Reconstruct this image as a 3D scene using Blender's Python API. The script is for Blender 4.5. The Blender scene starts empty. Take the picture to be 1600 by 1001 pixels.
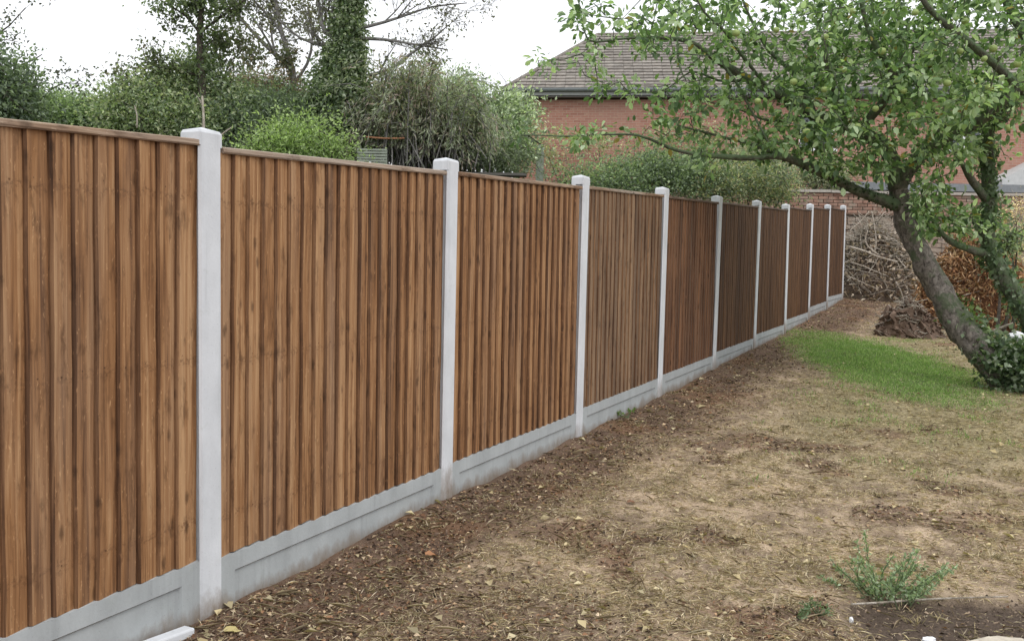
import bpy, math, random
import numpy as np
from mathutils import Matrix, Vector, noise as mnoise

random.seed(7)
rng = np.random.default_rng(7)
SC = bpy.context.scene
COL = SC.collection

# ------------------------------------------------------------------ camera
F = 1500.0
CAMZ = 1.45
PITCH, ROLL = 0.0549, 0.0193
FWD = np.array([0, math.cos(PITCH), -math.sin(PITCH)])
U0 = np.array([0, math.sin(PITCH), math.cos(PITCH)])
R0 = np.array([1.0, 0, 0])
RT = math.cos(ROLL) * R0 + math.sin(ROLL) * U0
UP = math.cos(ROLL) * U0 - math.sin(ROLL) * R0
cam_d = bpy.data.cameras.new('camera')
cam = bpy.data.objects.new('camera', cam_d)
COL.objects.link(cam)
M = Matrix.Identity(4)
for i in range(3):
    M[i][0], M[i][1], M[i][2] = RT[i], UP[i], -FWD[i]
M[2][3] = CAMZ
cam.matrix_world = M
cam_d.sensor_width = 36
cam_d.lens = F / 1600 * 36
cam_d.clip_start = 0.05
cam_d.clip_end = 2000
SC.camera = cam

# ------------------------------------------------------------------ world, sun, exposure
SUN_EL, SUN_AZ = math.radians(52), math.radians(150)      # azimuth from +Y towards +X
W = bpy.data.worlds.new('World')
SC.world = W
W.use_nodes = True
nt = W.node_tree
nt.nodes.clear()
wo = nt.nodes.new('ShaderNodeOutputWorld')
bg = nt.nodes.new('ShaderNodeBackground')
bg.inputs['Strength'].default_value = 0.1
sky = nt.nodes.new('ShaderNodeTexSky')
sky.sky_type = 'NISHITA'
sky.sun_disc = False
sky.sun_elevation = SUN_EL
sky.sun_rotation = SUN_AZ
# overcast cloud layer: even white, a little brighter towards the zenith
tc = nt.nodes.new('ShaderNodeTexCoord')
sep = nt.nodes.new('ShaderNodeSeparateXYZ')
nt.links.new(tc.outputs['Generated'], sep.inputs[0])
mr = nt.nodes.new('ShaderNodeMapRange')
mr.inputs['From Min'].default_value = 0.0
mr.inputs['From Max'].default_value = 1.0
mr.inputs['To Min'].default_value = 12.0
mr.inputs['To Max'].default_value = 17.5
nt.links.new(sep.outputs['Z'], mr.inputs['Value'])
vm = nt.nodes.new('ShaderNodeVectorMath')
vm.operation = 'SCALE'
vm.inputs[0].default_value = (0.975, 0.99, 1.02)
nt.links.new(mr.outputs['Result'], vm.inputs['Scale'])
mx = nt.nodes.new('ShaderNodeMix')
mx.data_type = 'RGBA'
mx.inputs['Factor'].default_value = 0.94
nt.links.new(sky.outputs[0], mx.inputs['A'])
nt.links.new(vm.outputs[0], mx.inputs['B'])
nt.links.new(mx.outputs['Result'], bg.inputs['Color'])
nt.links.new(bg.outputs[0], wo.inputs['Surface'])

sd = bpy.data.lights.new('sun', 'SUN')
sd.energy = 1.1
sd.angle = math.radians(25)
sd.color = (1.0, 0.97, 0.92)
sun = bpy.data.objects.new('sun', sd)
COL.objects.link(sun)
sv = Vector((math.sin(SUN_AZ) * math.cos(SUN_EL), math.cos(SUN_AZ) * math.cos(SUN_EL), math.sin(SUN_EL)))
sun.rotation_euler = sv.to_track_quat('Z', 'Y').to_euler()
vs = SC.view_settings
vs.view_transform = 'Standard'
vs.look = 'None'
vs.gamma = 1.0
vs.exposure = 0.0
vs.use_curve_mapping = False

# ------------------------------------------------------------------ helpers: space
def at(px, py, Y):
    d = F * FWD + (px - 800) * RT - (py - 500.5) * UP
    d = d * (Y / d[1])
    return np.array([d[0], d[1], d[2] + CAMZ])

def ss(a, b, x):
    t = np.clip((x - a) / (b - a), 0, 1)
    return t * t * (3 - 2 * t)

def vnoise(x, y, sc, seed=0):
    """cheap smooth value noise on arrays"""
    r = np.random.default_rng(1000 + seed)
    tab = r.random((256, 256))
    X, Yy = np.asarray(x) / sc + 1000, np.asarray(y) / sc + 1000
    xi, yi = np.floor(X).astype(int), np.floor(Yy).astype(int)
    fx, fy = X - xi, Yy - yi
    fx, fy = fx * fx * (3 - 2 * fx), fy * fy * (3 - 2 * fy)
    a, b = tab[xi % 256, yi % 256], tab[(xi + 1) % 256, yi % 256]
    c, d = tab[xi % 256, (yi + 1) % 256], tab[(xi + 1) % 256, (yi + 1) % 256]
    return (a * (1 - fx) + b * fx) * (1 - fy) + (c * (1 - fx) + d * fx) * fy

def fbm(x, y, sc, seed=0, o=3):
    s, a, t = 0, 1.0, 0
    for k in range(o):
        s = s + a * vnoise(x, y, sc / 2 ** k, seed + k)
        t += a
        a *= 0.55
    return s / t

# fence line (garden face of the posts)
FA = 0.4679
FP = np.array([-1.2287, 3.7342])
FD = np.array([math.sin(FA), math.cos(FA)])
FN = np.array([FD[1], -FD[0]])          # towards the garden
def fdist(x, y):
    return (x - FP[0]) * FN[0] + (y - FP[1]) * FN[1]
def fxy(s, off=0.0):
    return FP + FD * s + FN * off
def fray(px, py, off=0.0):
    """ray of a picture point met with the fence plane -> distance along the fence, height"""
    d = F * FWD + (px - 800) * RT - (py - 500.5) * UP
    n = np.array([FN[0], FN[1], 0])
    p0 = np.array([*(FP + FN * off), 0])
    t = (p0 @ n) / (d @ n)
    P = d * t
    return float((P[:2] - FP) @ FD), float(P[2] + CAMZ)

BED_EDGE = [at(1250, 1010, 3.75), at(1335, 948, 4.1), at(1420, 936, 4.18), at(1560, 930, 4.2), at(1700, 925, 4.2)]
def bedmask(x, y):
    ex = np.array([p[0] for p in BED_EDGE]); ey = np.array([p[1] for p in BED_EDGE])
    e = np.interp(x, ex, ey)
    return ss(0.10, -0.02, y - e + (vnoise(x, y, 0.12, 91) - .5) * .08) * ss(1.3, 1.5, x)

def gz0(x, y):
    t = np.clip(y, 2, 26) - 3.73
    return 0.0436 * t + 0.0009 * np.maximum(t, 0) ** 2 + (np.minimum(y, 2) - 2) * 0.02
def gz(x, y):
    x = np.asarray(x, float); y = np.asarray(y, float)
    z = gz0(x, y)
    near = ss(40, 20, y)
    z = z + near * ((fbm(x, y, 1.3, 3) - .5) * .08 + (fbm(x, y, .22, 9) - .5) * .034)
    fd = fdist(x, y)
    z = z + .03 * ss(.35, 0.0, np.abs(fd)) * vnoise(x, y, .5, 33)
    z = z - .03 * bedmask(x, y)
    return z
def ground_at(px, py):
    Y = 8.0
    lo, hi = 1.0, 60.0
    for _ in range(50):
        m = (lo + hi) / 2
        p = at(px, py, m)
        if p[2] > gz0(p[0], p[1]): lo = m
        else: hi = m
    return at(px, py, lo)

# ------------------------------------------------------------------ helpers: objects
def mesh_obj(name, V, faces, mats, parent=None, smooth=False, fcol=None, midx=None, me=None):
    if me is None:
        me = bpy.data.meshes.new(name)
        if isinstance(faces, np.ndarray):
            n, k = faces.shape
            me.vertices.add(len(V)); me.vertices.foreach_set('co', np.asarray(V, np.float32).ravel())
            me.loops.add(n * k); me.loops.foreach_set('vertex_index', faces.astype(np.int32).ravel())
            me.polygons.add(n)
            me.polygons.foreach_set('loop_start', np.arange(0, n * k, k, dtype=np.int32))
            me.polygons.foreach_set('loop_total', np.full(n, k, np.int32))
            me.update(calc_edges=True)
        else:
            me.from_pydata([tuple(v) for v in V], [], faces)
        if fcol is not None:                       # colour per vertex
            ca = me.color_attributes.new('Col', 'FLOAT_COLOR', 'POINT')
            c = np.ones((len(V), 4), np.float32); c[:, :3] = fcol
            ca.data.foreach_set('color', c.ravel())
        for m in (mats if isinstance(mats, (list, tuple)) else [mats]):
            me.materials.append(m)
        if midx is not None:
            me.polygons.foreach_set('material_index', np.asarray(midx, np.int32))
        if smooth:
            me.polygons.foreach_set('use_smooth', np.ones(len(me.polygons), bool))
        me.update()
    o = bpy.data.objects.new(name, me)
    COL.objects.link(o)
    if parent is not None: o.parent = parent
    return o

def thing(name, label, cat, group=None, loc=(0, 0, 0)):
    o = bpy.data.objects.new(name, None)
    COL.objects.link(o)
    o.empty_display_size = .1
    o.location = loc
    return tag(o, label, cat, group)
def tag(o, label, cat, group=None):
    o['label'] = label; o['category'] = cat
    if group: o['group'] = group
    return o
def place(o):
    """children built in world coordinates under an empty that stands elsewhere"""
    inv = Matrix.Translation(-Vector(o.location))
    for ch in o.children:
        ch.matrix_parent_inverse = inv

class MB:
    def __init__(s): s.v = []; s.f = []; s.m = []; s.c = []
    def add(s, V, Fc, mi=0, col=None):
        b = len(s.v)
        s.v.extend([tuple(p) for p in V]); s.f.extend([tuple(i + b for i in f) for f in Fc]); s.m.extend([mi] * len(Fc))
        if col is not None: s.c.extend([col] * len(V))
    def box(s, c, d, ax=None, mi=0, col=None):
        """box: centre, half sizes, 3 axes"""
        A = np.eye(3) if ax is None else np.asarray(ax)
        c = np.asarray(c, float)
        V = [c + A[0] * d[0] * i + A[1] * d[1] * j + A[2] * d[2] * k for i in (-1, 1) for j in (-1, 1) for k in (-1, 1)]
        s.add(V, [(0, 1, 3, 2), (4, 6, 7, 5), (0, 4, 5, 1), (2, 3, 7, 6), (0, 2, 6, 4), (1, 5, 7, 3)], mi, col)
    def tube(s, P, R, n=6, mi=0, jag=0.0, col=None, cap=True):
        P = [np.asarray(p, float) for p in P]
        up = np.array([.13, .21, 1.0]); rings = []; prev = None
        for i, p in enumerate(P):
            t = (P[min(i + 1, len(P) - 1)] - P[max(i - 1, 0)]); t = t / (np.linalg.norm(t) + 1e-9)
            if prev is None:
                a = np.cross(t, up)
                if np.linalg.norm(a) < .1: a = np.cross(t, np.array([1., 0, 0]))
            else:
                a = prev - t * (prev @ t)
            a /= np.linalg.norm(a) + 1e-9; prev = a
            b = np.cross(t, a)
            for k in range(n):
                th = 2 * math.pi * k / n
                r = R[i]
                if jag:
                    q = p * 1.0 + (a * math.cos(th) + b * math.sin(th)) * r
                    r = r * (1 + jag * mnoise.noise(Vector(q * 7)) + jag * .5 * mnoise.noise(Vector(q * 23)))
                rings.append(p + (a * math.cos(th) + b * math.sin(th)) * r)
        Fc = []
        for i in range(len(P) - 1):
            for k in range(n):
                k2 = (k + 1) % n
                Fc.append((i * n + k, i * n + k2, (i + 1) * n + k2, (i + 1) * n + k))
        if cap:
            Fc.append(tuple(range(n - 1, -1, -1))); Fc.append(tuple((len(P) - 1) * n + k for k in range(n)))
        s.add(rings, Fc, mi, col)
    def build(s, name, mats, parent=None, smooth=False):
        return mesh_obj(name, s.v, s.f, mats, parent, smooth, fcol=np.array(s.c) if s.c else None, midx=s.m)

def resample(P, R, step):
    """smooth a polyline (Catmull-Rom) and resample"""
    P = np.array(P, float); R = np.array(R, float)
    out, ro = [], []
    n = len(P)
    for i in range(n - 1):
        p0, p1, p2, p3 = P[max(i - 1, 0)], P[i], P[i + 1], P[min(i + 2, n - 1)]
        k = max(2, int(np.linalg.norm(p2 - p1) / step))
        for j in range(k):
            t = j / k
            out.append(.5 * ((2 * p1) + (-p0 + p2) * t + (2 * p0 - 5 * p1 + 4 * p2 - p3) * t * t + (-p0 + 3 * p1 - 3 * p2 + p3) * t ** 3))
            ro.append(R[i] * (1 - t) + R[i + 1] * t)
    out.append(P[-1]); ro.append(R[-1])
    return np.array(out), np.array(ro)

# ------------------------------------------------------------------ materials
def newmat(name):
    m = bpy.data.materials.new(name); m.use_nodes = True
    nt = m.node_tree
    b = nt.nodes['Principled BSDF']
    b.inputs['Specular IOR Level'].default_value = .3
    return m, nt, b
def N(nt, t, **kw):
    n = nt.nodes.new(t)
    for k, v in kw.items():
        if k in n.inputs.keys() if hasattr(n.inputs, 'keys') else False: n.inputs[k].default_value = v
        else: setattr(n, k, v)
    return n
def noise_n(nt, vec, scale, detail=4, rough=.6, dist=0):
    n = nt.nodes.new('ShaderNodeTexNoise')
    n.inputs['Scale'].default_value = scale; n.inputs['Detail'].default_value = detail
    n.inputs['Roughness'].default_value = rough; n.inputs['Distortion'].default_value = dist
    if vec is not None: nt.links.new(vec, n.inputs['Vector'])
    return n.outputs['Fac']
def ramp(nt, fac, stops):
    r = nt.nodes.new('ShaderNodeValToRGB')
    e = r.color_ramp.elements
    while len(e) > 1: e.remove(e[0])
    e[0].position = stops[0][0]; e[0].color = (*stops[0][1], 1)
    for p, c in stops[1:]:
        x = e.new(p); x.color = (*c, 1)
    nt.links.new(fac, r.inputs[0])
    return r.outputs[0]
def mapping(nt, vec, scale=(1, 1, 1), loc=None, locsock=None):
    m = nt.nodes.new('ShaderNodeMapping')
    m.inputs['Scale'].default_value = scale
    if loc: m.inputs['Location'].default_value = loc
    if locsock is not None: nt.links.new(locsock, m.inputs['Location'])
    nt.links.new(vec, m.inputs['Vector'])
    return m.outputs[0]
def mixc(nt, fac, a, b, mode='MIX'):
    m = nt.nodes.new('ShaderNodeMix'); m.data_type = 'RGBA'; m.blend_type = mode
    for sock, v in (('Factor', fac), ('A', a), ('B', b)):
        s = m.inputs[sock]
        if isinstance(v, (int, float)): s.default_value = v
        elif isinstance(v, tuple): s.default_value = (*v, 1)
        else: nt.links.new(v, s)
    return m.outputs['Result']
def math_n(nt, op, a, b=None, clamp=False):
    m = nt.nodes.new('ShaderNodeMath'); m.operation = op; m.use_clamp = clamp
    for i, v in enumerate((a, b)):
        if v is None: continue
        if isinstance(v, (int, float)): m.inputs[i].default_value = v
        else: nt.links.new(v, m.inputs[i])
    return m.outputs[0]
def bump(nt, b, h, strength=.5, dist=.01):
    n = nt.nodes.new('ShaderNodeBump'); n.inputs['Strength'].default_value = strength; n.inputs['Distance'].default_value = dist
    nt.links.new(h, n.inputs['Height']); nt.links.new(n.outputs[0], b.inputs['Normal'])
def geo_pos(nt):
    return nt.nodes.new('ShaderNodeNewGeometry').outputs['Position']

def wood_mat(name, dark, mid, light, grey, greyamt, edge=1.0, along=False, scuff=False):
    m, nt, b = newmat(name)
    tcn = nt.nodes.new('ShaderNodeTexCoord'); oi = nt.nodes.new('ShaderNodeObjectInfo')
    rnd = oi.outputs['Random']
    cmb = nt.nodes.new('ShaderNodeCombineXYZ')
    for i, k in enumerate((37., 71., 53.)):
        nt.links.new(math_n(nt, 'MULTIPLY', rnd, k), cmb.inputs[i])
    vec = mapping(nt, tcn.outputs['Object'], (1, 1, 1), locsock=cmb.outputs[0])
    if along:                      # grain runs along the fence instead of upright
        va = nt.nodes.new('ShaderNodeMapping'); va.inputs['Rotation'].default_value = (0, 0, 0.4679); nt.links.new(tcn.outputs['Object'], va.inputs['Vector'])
        vb = nt.nodes.new('ShaderNodeMapping'); vb.inputs['Rotation'].default_value = (math.pi / 2, 0, 0); nt.links.new(va.outputs[0], vb.inputs['Vector'])
        vec = mapping(nt, vb.outputs[0], (1, 1, 1), locsock=cmb.outputs[0])
    # flowing grain: stretched, bent by a slow noise
    g1 = noise_n(nt, mapping(nt, vec, (34, 34, 1.1)), 1.0, 5, .62, .9)
    g2 = noise_n(nt, mapping(nt, vec, (150, 150, 3.0)), 1.0, 3, .6, .3)
    slow = noise_n(nt, mapping(nt, vec, (9, 9, 1.6)), 1.0, 3, .5, .4)
    f = math_n(nt, 'ADD', math_n(nt, 'MULTIPLY', g1, .62), math_n(nt, 'MULTIPLY', g2, .2))
    f = math_n(nt, 'ADD', f, math_n(nt, 'MULTIPLY', slow, .22))
    f = math_n(nt, 'ADD', f, math_n(nt, 'MULTIPLY', math_n(nt, 'SUBTRACT', rnd, .5), .09))
    c = ramp(nt, f, [(.37, dark), (.5, mid), (.65, light)])
    if scuff:                     # scraped, stained line where the boards are nailed to each rail
        sz = nt.nodes.new('ShaderNodeSeparateXYZ'); nt.links.new(tcn.outputs['Object'], sz.inputs[0])
        wob = math_n(nt, 'MULTIPLY', noise_n(nt, mapping(nt, vec, (25, 25, 25)), 1.0, 3, .7), .10)
        zz = math_n(nt, 'ADD', sz.outputs['Z'], wob)
        for z0 in (.21, .85, 1.49):
            bandf = math_n(nt, 'ABSOLUTE', math_n(nt, 'SUBTRACT', zz, z0))
            bf = ramp(nt, bandf, [(.006, (.55, .55, .55)), (.022, (0, 0, 0))])
            nn_ = ramp(nt, noise_n(nt, mapping(nt, vec, (60, 60, 90)), 1.0, 3, .7), [(.45, (0, 0, 0)), (.6, (1, 1, 1))])
            c = mixc(nt, math_n(nt, 'MULTIPLY', bf, nn_), c, dark)
    # weathered grey patches
    gn = noise_n(nt, mapping(nt, vec, (5, 5, .5)), 1.0, 3, .6)
    gf = math_n(nt, 'MULTIPLY', ramp(nt, gn, [(.48, (0, 0, 0)), (.72, (1, 1, 1))]), greyamt)
    c = mixc(nt, gf, c, grey)
    # knots
    vo = nt.nodes.new('ShaderNodeTexVoronoi'); vo.inputs['Scale'].default_value = 1.0; vo.inputs['Randomness'].default_value = 1
    nt.links.new(mapping(nt, vec, (12, 12, 5.5)), vo.inputs['Vector'])
    kd = noise_n(nt, vec, 60, 2)
    kk = math_n(nt, 'ADD', vo.outputs['Distance'], math_n(nt, 'MULTIPLY', kd, .12))
    kf = ramp(nt, kk, [(.13, (1, 1, 1)), (.25, (0, 0, 0))])
    c = mixc(nt, math_n(nt, 'MULTIPLY', kf, .62), c, tuple(x * .45 for x in dark))
    # blotches
    bl = noise_n(nt, mapping(nt, vec, (22, 22, 7)), 1.0, 4, .7)
    c = mixc(nt, ramp(nt, bl, [(.54, (0, 0, 0)), (.70, (.6, .6, .6))]), c, tuple(x * .6 for x in dark))
    sp_ = noise_n(nt, mapping(nt, vec, (70, 70, 26)), 1.0, 3, .7)
    c = mixc(nt, ramp(nt, sp_, [(.62, (0, 0, 0)), (.72, (.55, .55, .55))]), c, tuple(min(1, x * 1.35) for x in light))
    nt.links.new(c, b.inputs['Base Color'])
    b.inputs['Roughness'].default_value = .78
    h = math_n(nt, 'ADD', g1, math_n(nt, 'MULTIPLY', g2, .7))
    bump(nt, b, h, .55, .006)
    return m
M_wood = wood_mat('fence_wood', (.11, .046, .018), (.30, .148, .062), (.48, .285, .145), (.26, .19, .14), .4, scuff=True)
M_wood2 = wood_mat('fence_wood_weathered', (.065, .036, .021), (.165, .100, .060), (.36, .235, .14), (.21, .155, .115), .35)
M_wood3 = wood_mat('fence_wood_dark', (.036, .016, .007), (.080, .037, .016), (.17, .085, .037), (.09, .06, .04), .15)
M_edge_shade = wood_mat('fence_wood_shaded_edge', (.050, .022, .010), (.125, .060, .028), (.27, .145, .07), (.08, .06, .045), .3)  # sawn edges darker than the faces: shade of the board gaps painted in
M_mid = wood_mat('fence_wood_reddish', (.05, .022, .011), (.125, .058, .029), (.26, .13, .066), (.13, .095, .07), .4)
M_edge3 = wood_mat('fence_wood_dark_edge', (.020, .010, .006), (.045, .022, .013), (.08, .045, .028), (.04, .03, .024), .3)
M_cap = wood_mat('capping_wood', (.10, .055, .03), (.24, .145, .085), (.44, .34, .25), (.40, .35, .30), .8, along=True)
M_capdark = wood_mat('capping_wood_dark', (.04, .025, .016), (.095, .06, .04), (.2, .14, .1), (.16, .13, .11), .6, along=True)
M_rail = wood_mat('rail_wood', (.05, .03, .015), (.12, .07, .04), (.2, .13, .08), (.15, .12, .10), .4, along=True)

def concrete_mat(name, base, var, green):
    m, nt, b = newmat(name)
    p = geo_pos(nt)
    oi = nt.nodes.new('ShaderNodeObjectInfo')
    n1 = noise_n(nt, p, 5, 5, .6); n2 = noise_n(nt, p, 90, 3, .7); n3 = noise_n(nt, mapping(nt, p, (9, 9, 1.5)), 1, 4, .6)
    f = math_n(nt, 'ADD', math_n(nt, 'MULTIPLY', n1, .5), math_n(nt, 'MULTIPLY', n3, .35))
    f = math_n(nt, 'ADD', f, math_n(nt, 'MULTIPLY', n2, .15))
    lo = tuple(x * (1 - var) for x in base); hi = tuple(min(1, x * (1 + var)) for x in base)
    c = ramp(nt, f, [(.36, lo), (.62, hi)])
    st = noise_n(nt, p, 14, 4, .75)
    c = mixc(nt, ramp(nt, st, [(.6, (0, 0, 0)), (.8, (.45, .45, .45))]), c, green)
    at_ = nt.nodes.new('ShaderNodeAttribute'); at_.attribute_name = 'Col'
    dsep = nt.nodes.new('ShaderNodeSeparateColor'); nt.links.new(at_.outputs['Color'], dsep.inputs[0])
    dn = noise_n(nt, mapping(nt, p, (9, 9, 5)), 1, 5, .7)
    df = math_n(nt, 'ADD', dsep.outputs[0], math_n(nt, 'MULTIPLY', math_n(nt, 'SUBTRACT', dn, .5), .9))
    c = mixc(nt, ramp(nt, df, [(.42, (0, 0, 0)), (.62, (.5, .5, .5)), (.85, (.9, .9, .9))]), c, (.20, .155, .115))
    run_ = noise_n(nt, mapping(nt, p, (28, 28, 1.2)), 1, 4, .6)
    c = mixc(nt, ramp(nt, run_, [(.55, (0, 0, 0)), (.75, (.35, .35, .35))]), c, tuple(x * .62 for x in base))
    # blow-holes
    v = nt.nodes.new('ShaderNodeTexVoronoi'); v.inputs['Scale'].default_value = 55; nt.links.new(p, v.inputs['Vector'])
    c = mixc(nt, ramp(nt, v.outputs['Distance'], [(.07, (.5, .5, .5)), (.11, (0, 0, 0))]), c, tuple(x * .5 for x in base))
    nt.links.new(c, b.inputs['Base Color'])
    b.inputs['Roughness'].default_value = .85
    bump(nt, b, math_n(nt, 'ADD', n2, st), .25, .003)
    return m
M_post = concrete_mat('concrete_post_pale', (.60, .615, .64), .10, (.42, .44, .41))
M_gravel = concrete_mat('concrete_gravel_board', (.375, .395, .40), .13, (.30, .33, .29))

def leaf_mat(name, transl=.35, rough=.5, gain=.92):
    m, nt, b = newmat(name)
    a = nt.nodes.new('ShaderNodeAttribute'); a.attribute_name = 'Col'
    nt.links.new(a.outputs['Color'], b.inputs['Base Color'])
    b.inputs['Roughness'].default_value = rough
    b.inputs['Specular IOR Level'].default_value = .35
    tr = nt.nodes.new('ShaderNodeBsdfTranslucent')
    tcx = mixc(nt, 1.0, a.outputs['Color'], (1.25 * gain, 1.45 * gain, .7 * gain), 'MULTIPLY')
    nt.links.new(tcx, tr.inputs['Color'])
    ms = nt.nodes.new('ShaderNodeMixShader'); ms.inputs[0].default_value = transl
    nt.links.new(b.outputs[0], ms.inputs[1]); nt.links.new(tr.outputs[0], ms.inputs[2])
    nt.links.new(ms.outputs[0], nt.nodes['Material Output'].inputs['Surface'])
    return m
M_leaf = leaf_mat('leaf', .42, .45)
M_dry = leaf_mat('dry_litter', .15, .8)

def bark_mat(name, c0, c1, moss, mossamt, sc=1.0):
    m, nt, b = newmat(name)
    p = geo_pos(nt)
    n1 = noise_n(nt, mapping(nt, p, (24 * sc, 24 * sc, 17 * sc)), 1, 6, .72, .8)
    n2 = noise_n(nt, p, 6, 4, .6)
    c = ramp(nt, n1, [(.35, c0), (.65, c1)])
    gm = nt.nodes.new('ShaderNodeNewGeometry'); sp = nt.nodes.new('ShaderNodeSeparateXYZ'); nt.links.new(gm.outputs['Normal'], sp.inputs[0])
    mf = math_n(nt, 'ADD', n2, math_n(nt, 'MULTIPLY', sp.outputs['Z'], .12))
    mm = ramp(nt, mf, [(.62 - mossamt * .25, (0, 0, 0)), (.72 - mossamt * .2, (.85, .85, .85))])
    c = mixc(nt, mm, c, moss)
    nt.links.new(c, b.inputs['Base Color']); b.inputs['Roughness'].default_value = .9
    bump(nt, b, n1, 1.0, .035)
    return m
M_bark = bark_mat('apple_bark', (.05, .042, .036), (.30, .265, .235), (.085, .115, .06), .5)
M_limb = bark_mat('mossy_limb_bark', (.06, .058, .044), (.17, .165, .125), (.12, .175, .09), .9)
M_twig = bark_mat('twig_bark', (.05, .04, .033), (.13, .11, .09), (.06, .08, .04), .3)
M_grey_twig = bark_mat('bare_branch_bark', (.17, .16, .155), (.34, .325, .315), (.12, .14, .10), .1)
M_deadwood = bark_mat('dead_wood', (.30, .25, .19), (.66, .60, .52), (.25, .2, .14), .1)

def plain(name, col, rough=.6, var=.12, sc=12, metal=0):
    m, nt, b = newmat(name)
    p = geo_pos(nt)
    n = noise_n(nt, p, sc, 5, .65)
    c = ramp(nt, n, [(.3, tuple(x * (1 - var) for x in col)), (.7, tuple(min(1, x * (1 + var)) for x in col))])
    nt.links.new(c, b.inputs['Base Color']); b.inputs['Roughness'].default_value = rough
    b.inputs['Metallic'].default_value = metal
    bump(nt, b, n, .2, .01)
    return m
M_white = plain('white_paint', (.75, .76, .76), .45, .05)
M_gutter = plain('grey_gutter', (.17, .19, .19), .4, .1)
M_fascia = plain('fascia', (.30, .31, .30), .5, .08)
M_soffit = plain('dark_soffit', (.10, .095, .09), .6, .1)
M_garage = plain('pale_render', (.50, .50, .49), .8, .08)
M_felt = plain('grey_roof_felt', (.22, .235, .25), .8, .15)
M_shed = plain('old_shed_boards', (.11, .105, .095), .85, .3)
M_slat = plain('weathered_slat', (.27, .30, .25), .8, .2)
M_orange = plain('orange_pole', (.42, .20, .11), .6, .2)
M_stone = plain('pale_stone', (.48, .43, .35), .9, .2, 25)
M_whitestone = plain('white_rubble', (.75, .76, .78), .8, .1, 40)
M_mortar = plain('mortar', (.30, .26, .22), .95, .15, 30)
M_coping = plain('coping_stone', (.40, .37, .33), .9, .15, 20)
M_soilclod = plain('dug_soil', (.14, .095, .07), .95, .45, 18)
M_glass, _nt, _b = newmat('window_glass')
_b.inputs['Base Color'].default_value = (.05, .06, .07, 1); _b.inputs['Roughness'].default_value = .05; _b.inputs['Specular IOR Level'].default_value = .8
M_curtain = plain('net_curtain', (.7, .7, .7), .9, .06)

def brick_unit_mat(name, cols):
    m, nt, b = newmat(name)
    oi = nt.nodes.new('ShaderNodeObjectInfo'); p = geo_pos(nt)
    n = noise_n(nt, p, 30, 4, .7); n2 = noise_n(nt, p, 2.2, 3, .6)
    f = math_n(nt, 'ADD', math_n(nt, 'MULTIPLY', noise_n(nt, p, 6.5, 1, .5), 1.0), math_n(nt, 'MULTIPLY', math_n(nt, 'SUBTRACT', oi.outputs['Random'], .5), .5))
    c = ramp(nt, f, [(.25 + .5 * i / (len(cols) - 1), q) for i, q in enumerate(cols)])
    c = mixc(nt, math_n(nt, 'MULTIPLY', n, .35), c, (.22, .19, .16))
    c = mixc(nt, ramp(nt, n2, [(.5, (0, 0, 0)), (.75, (.5, .5, .5))]), c, (.33, .31, .27))
    nt.links.new(c, b.inputs['Base Color']); b.inputs['Roughness'].default_value = .92
    bump(nt, b, n, .5, .01)
    return m
M_brick = brick_unit_mat('garden_wall_brick', [(.20, .11, .075), (.32, .17, .125), (.38, .22, .16), (.30, .23, .17)])
M_rough = brick_unit_mat('rough_wall_stone', [(.22, .17, .13), (.30, .22, .17), (.38, .30, .24), (.25, .20, .17)])
M_tile = brick_unit_mat('roof_tile', [(.15, .135, .12), (.20, .18, .16), (.28, .25, .22), (.18, .165, .15)])

# house brick: courses at ~3 px in the picture, so a brick texture in wall coordinates
M_housebrick, nt, b = newmat('house_brick')
uv = nt.nodes.new('ShaderNodeUVMap'); uv.uv_map = 'UVMap'
br = nt.nodes.new('ShaderNodeTexBrick')
br.inputs['Scale'].default_value = 1.0; br.inputs['Brick Width'].default_value = .225; br.inputs['Row Height'].default_value = .075
br.inputs['Mortar Size'].default_value = .006; br.inputs['Mortar Smooth'].default_value = .3
br.inputs['Color1'].default_value = (.33, .15, .11, 1); br.inputs['Color2'].default_value = (.42, .21, .155, 1); br.inputs['Mortar'].default_value = (.42, .34, .28, 1)
nt.links.new(uv.outputs[0], br.inputs['Vector'])
n1 = noise_n(nt, mapping(nt, uv.outputs[0], (4.4, 13, 1)), 1, 2, .5)
c = mixc(nt, ramp(nt, n1, [(.6, (0, 0, 0)), (.68, (.55, .55, .55))]), br.outputs['Color'], (.50, .34, .24))
n2 = noise_n(nt, uv.outputs[0], .5, 4, .6)
c = mixc(nt, ramp(nt, n2, [(.4, (0, 0, 0)), (.8, (.5, .5, .5))]), c, (.34, .22, .17))
nt.links.new(c, b.inputs['Base Color']); b.inputs['Roughness'].default_value = .9
bump(nt, b, br.outputs['Fac'], -.4, .01)

# ground: vertex colour times fine noise
M_ground, nt, b = newmat('garden_ground')
a = nt.nodes.new('ShaderNodeAttribute'); a.attribute_name = 'Col'
p = geo_pos(nt)
n1 = noise_n(nt, p, 55, 5, .75); n2 = noise_n(nt, p, 220, 3, .7); n3 = noise_n(nt, p, 9, 5, .7)
f = math_n(nt, 'ADD', math_n(nt, 'MULTIPLY', n1, .45), math_n(nt, 'MULTIPLY', n2, .3)); f = math_n(nt, 'ADD', f, math_n(nt, 'MULTIPLY', n3, .25))
k = ramp(nt, f, [(.38, (.30, .28, .26)), (.5, (.9, .9, .9)), (.62, (1.0, 1.0, 1.0))])
c = mixc(nt, 1.0, a.outputs['Color'], k, 'MULTIPLY')
chip = nt.nodes.new('ShaderNodeTexVoronoi'); chip.inputs['Scale'].default_value = 48; nt.links.new(p, chip.inputs['Vector'])
chsel = math_n(nt, 'GREATER_THAN', nt.nodes.new('ShaderNodeSeparateColor').outputs[0], .8)
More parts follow.
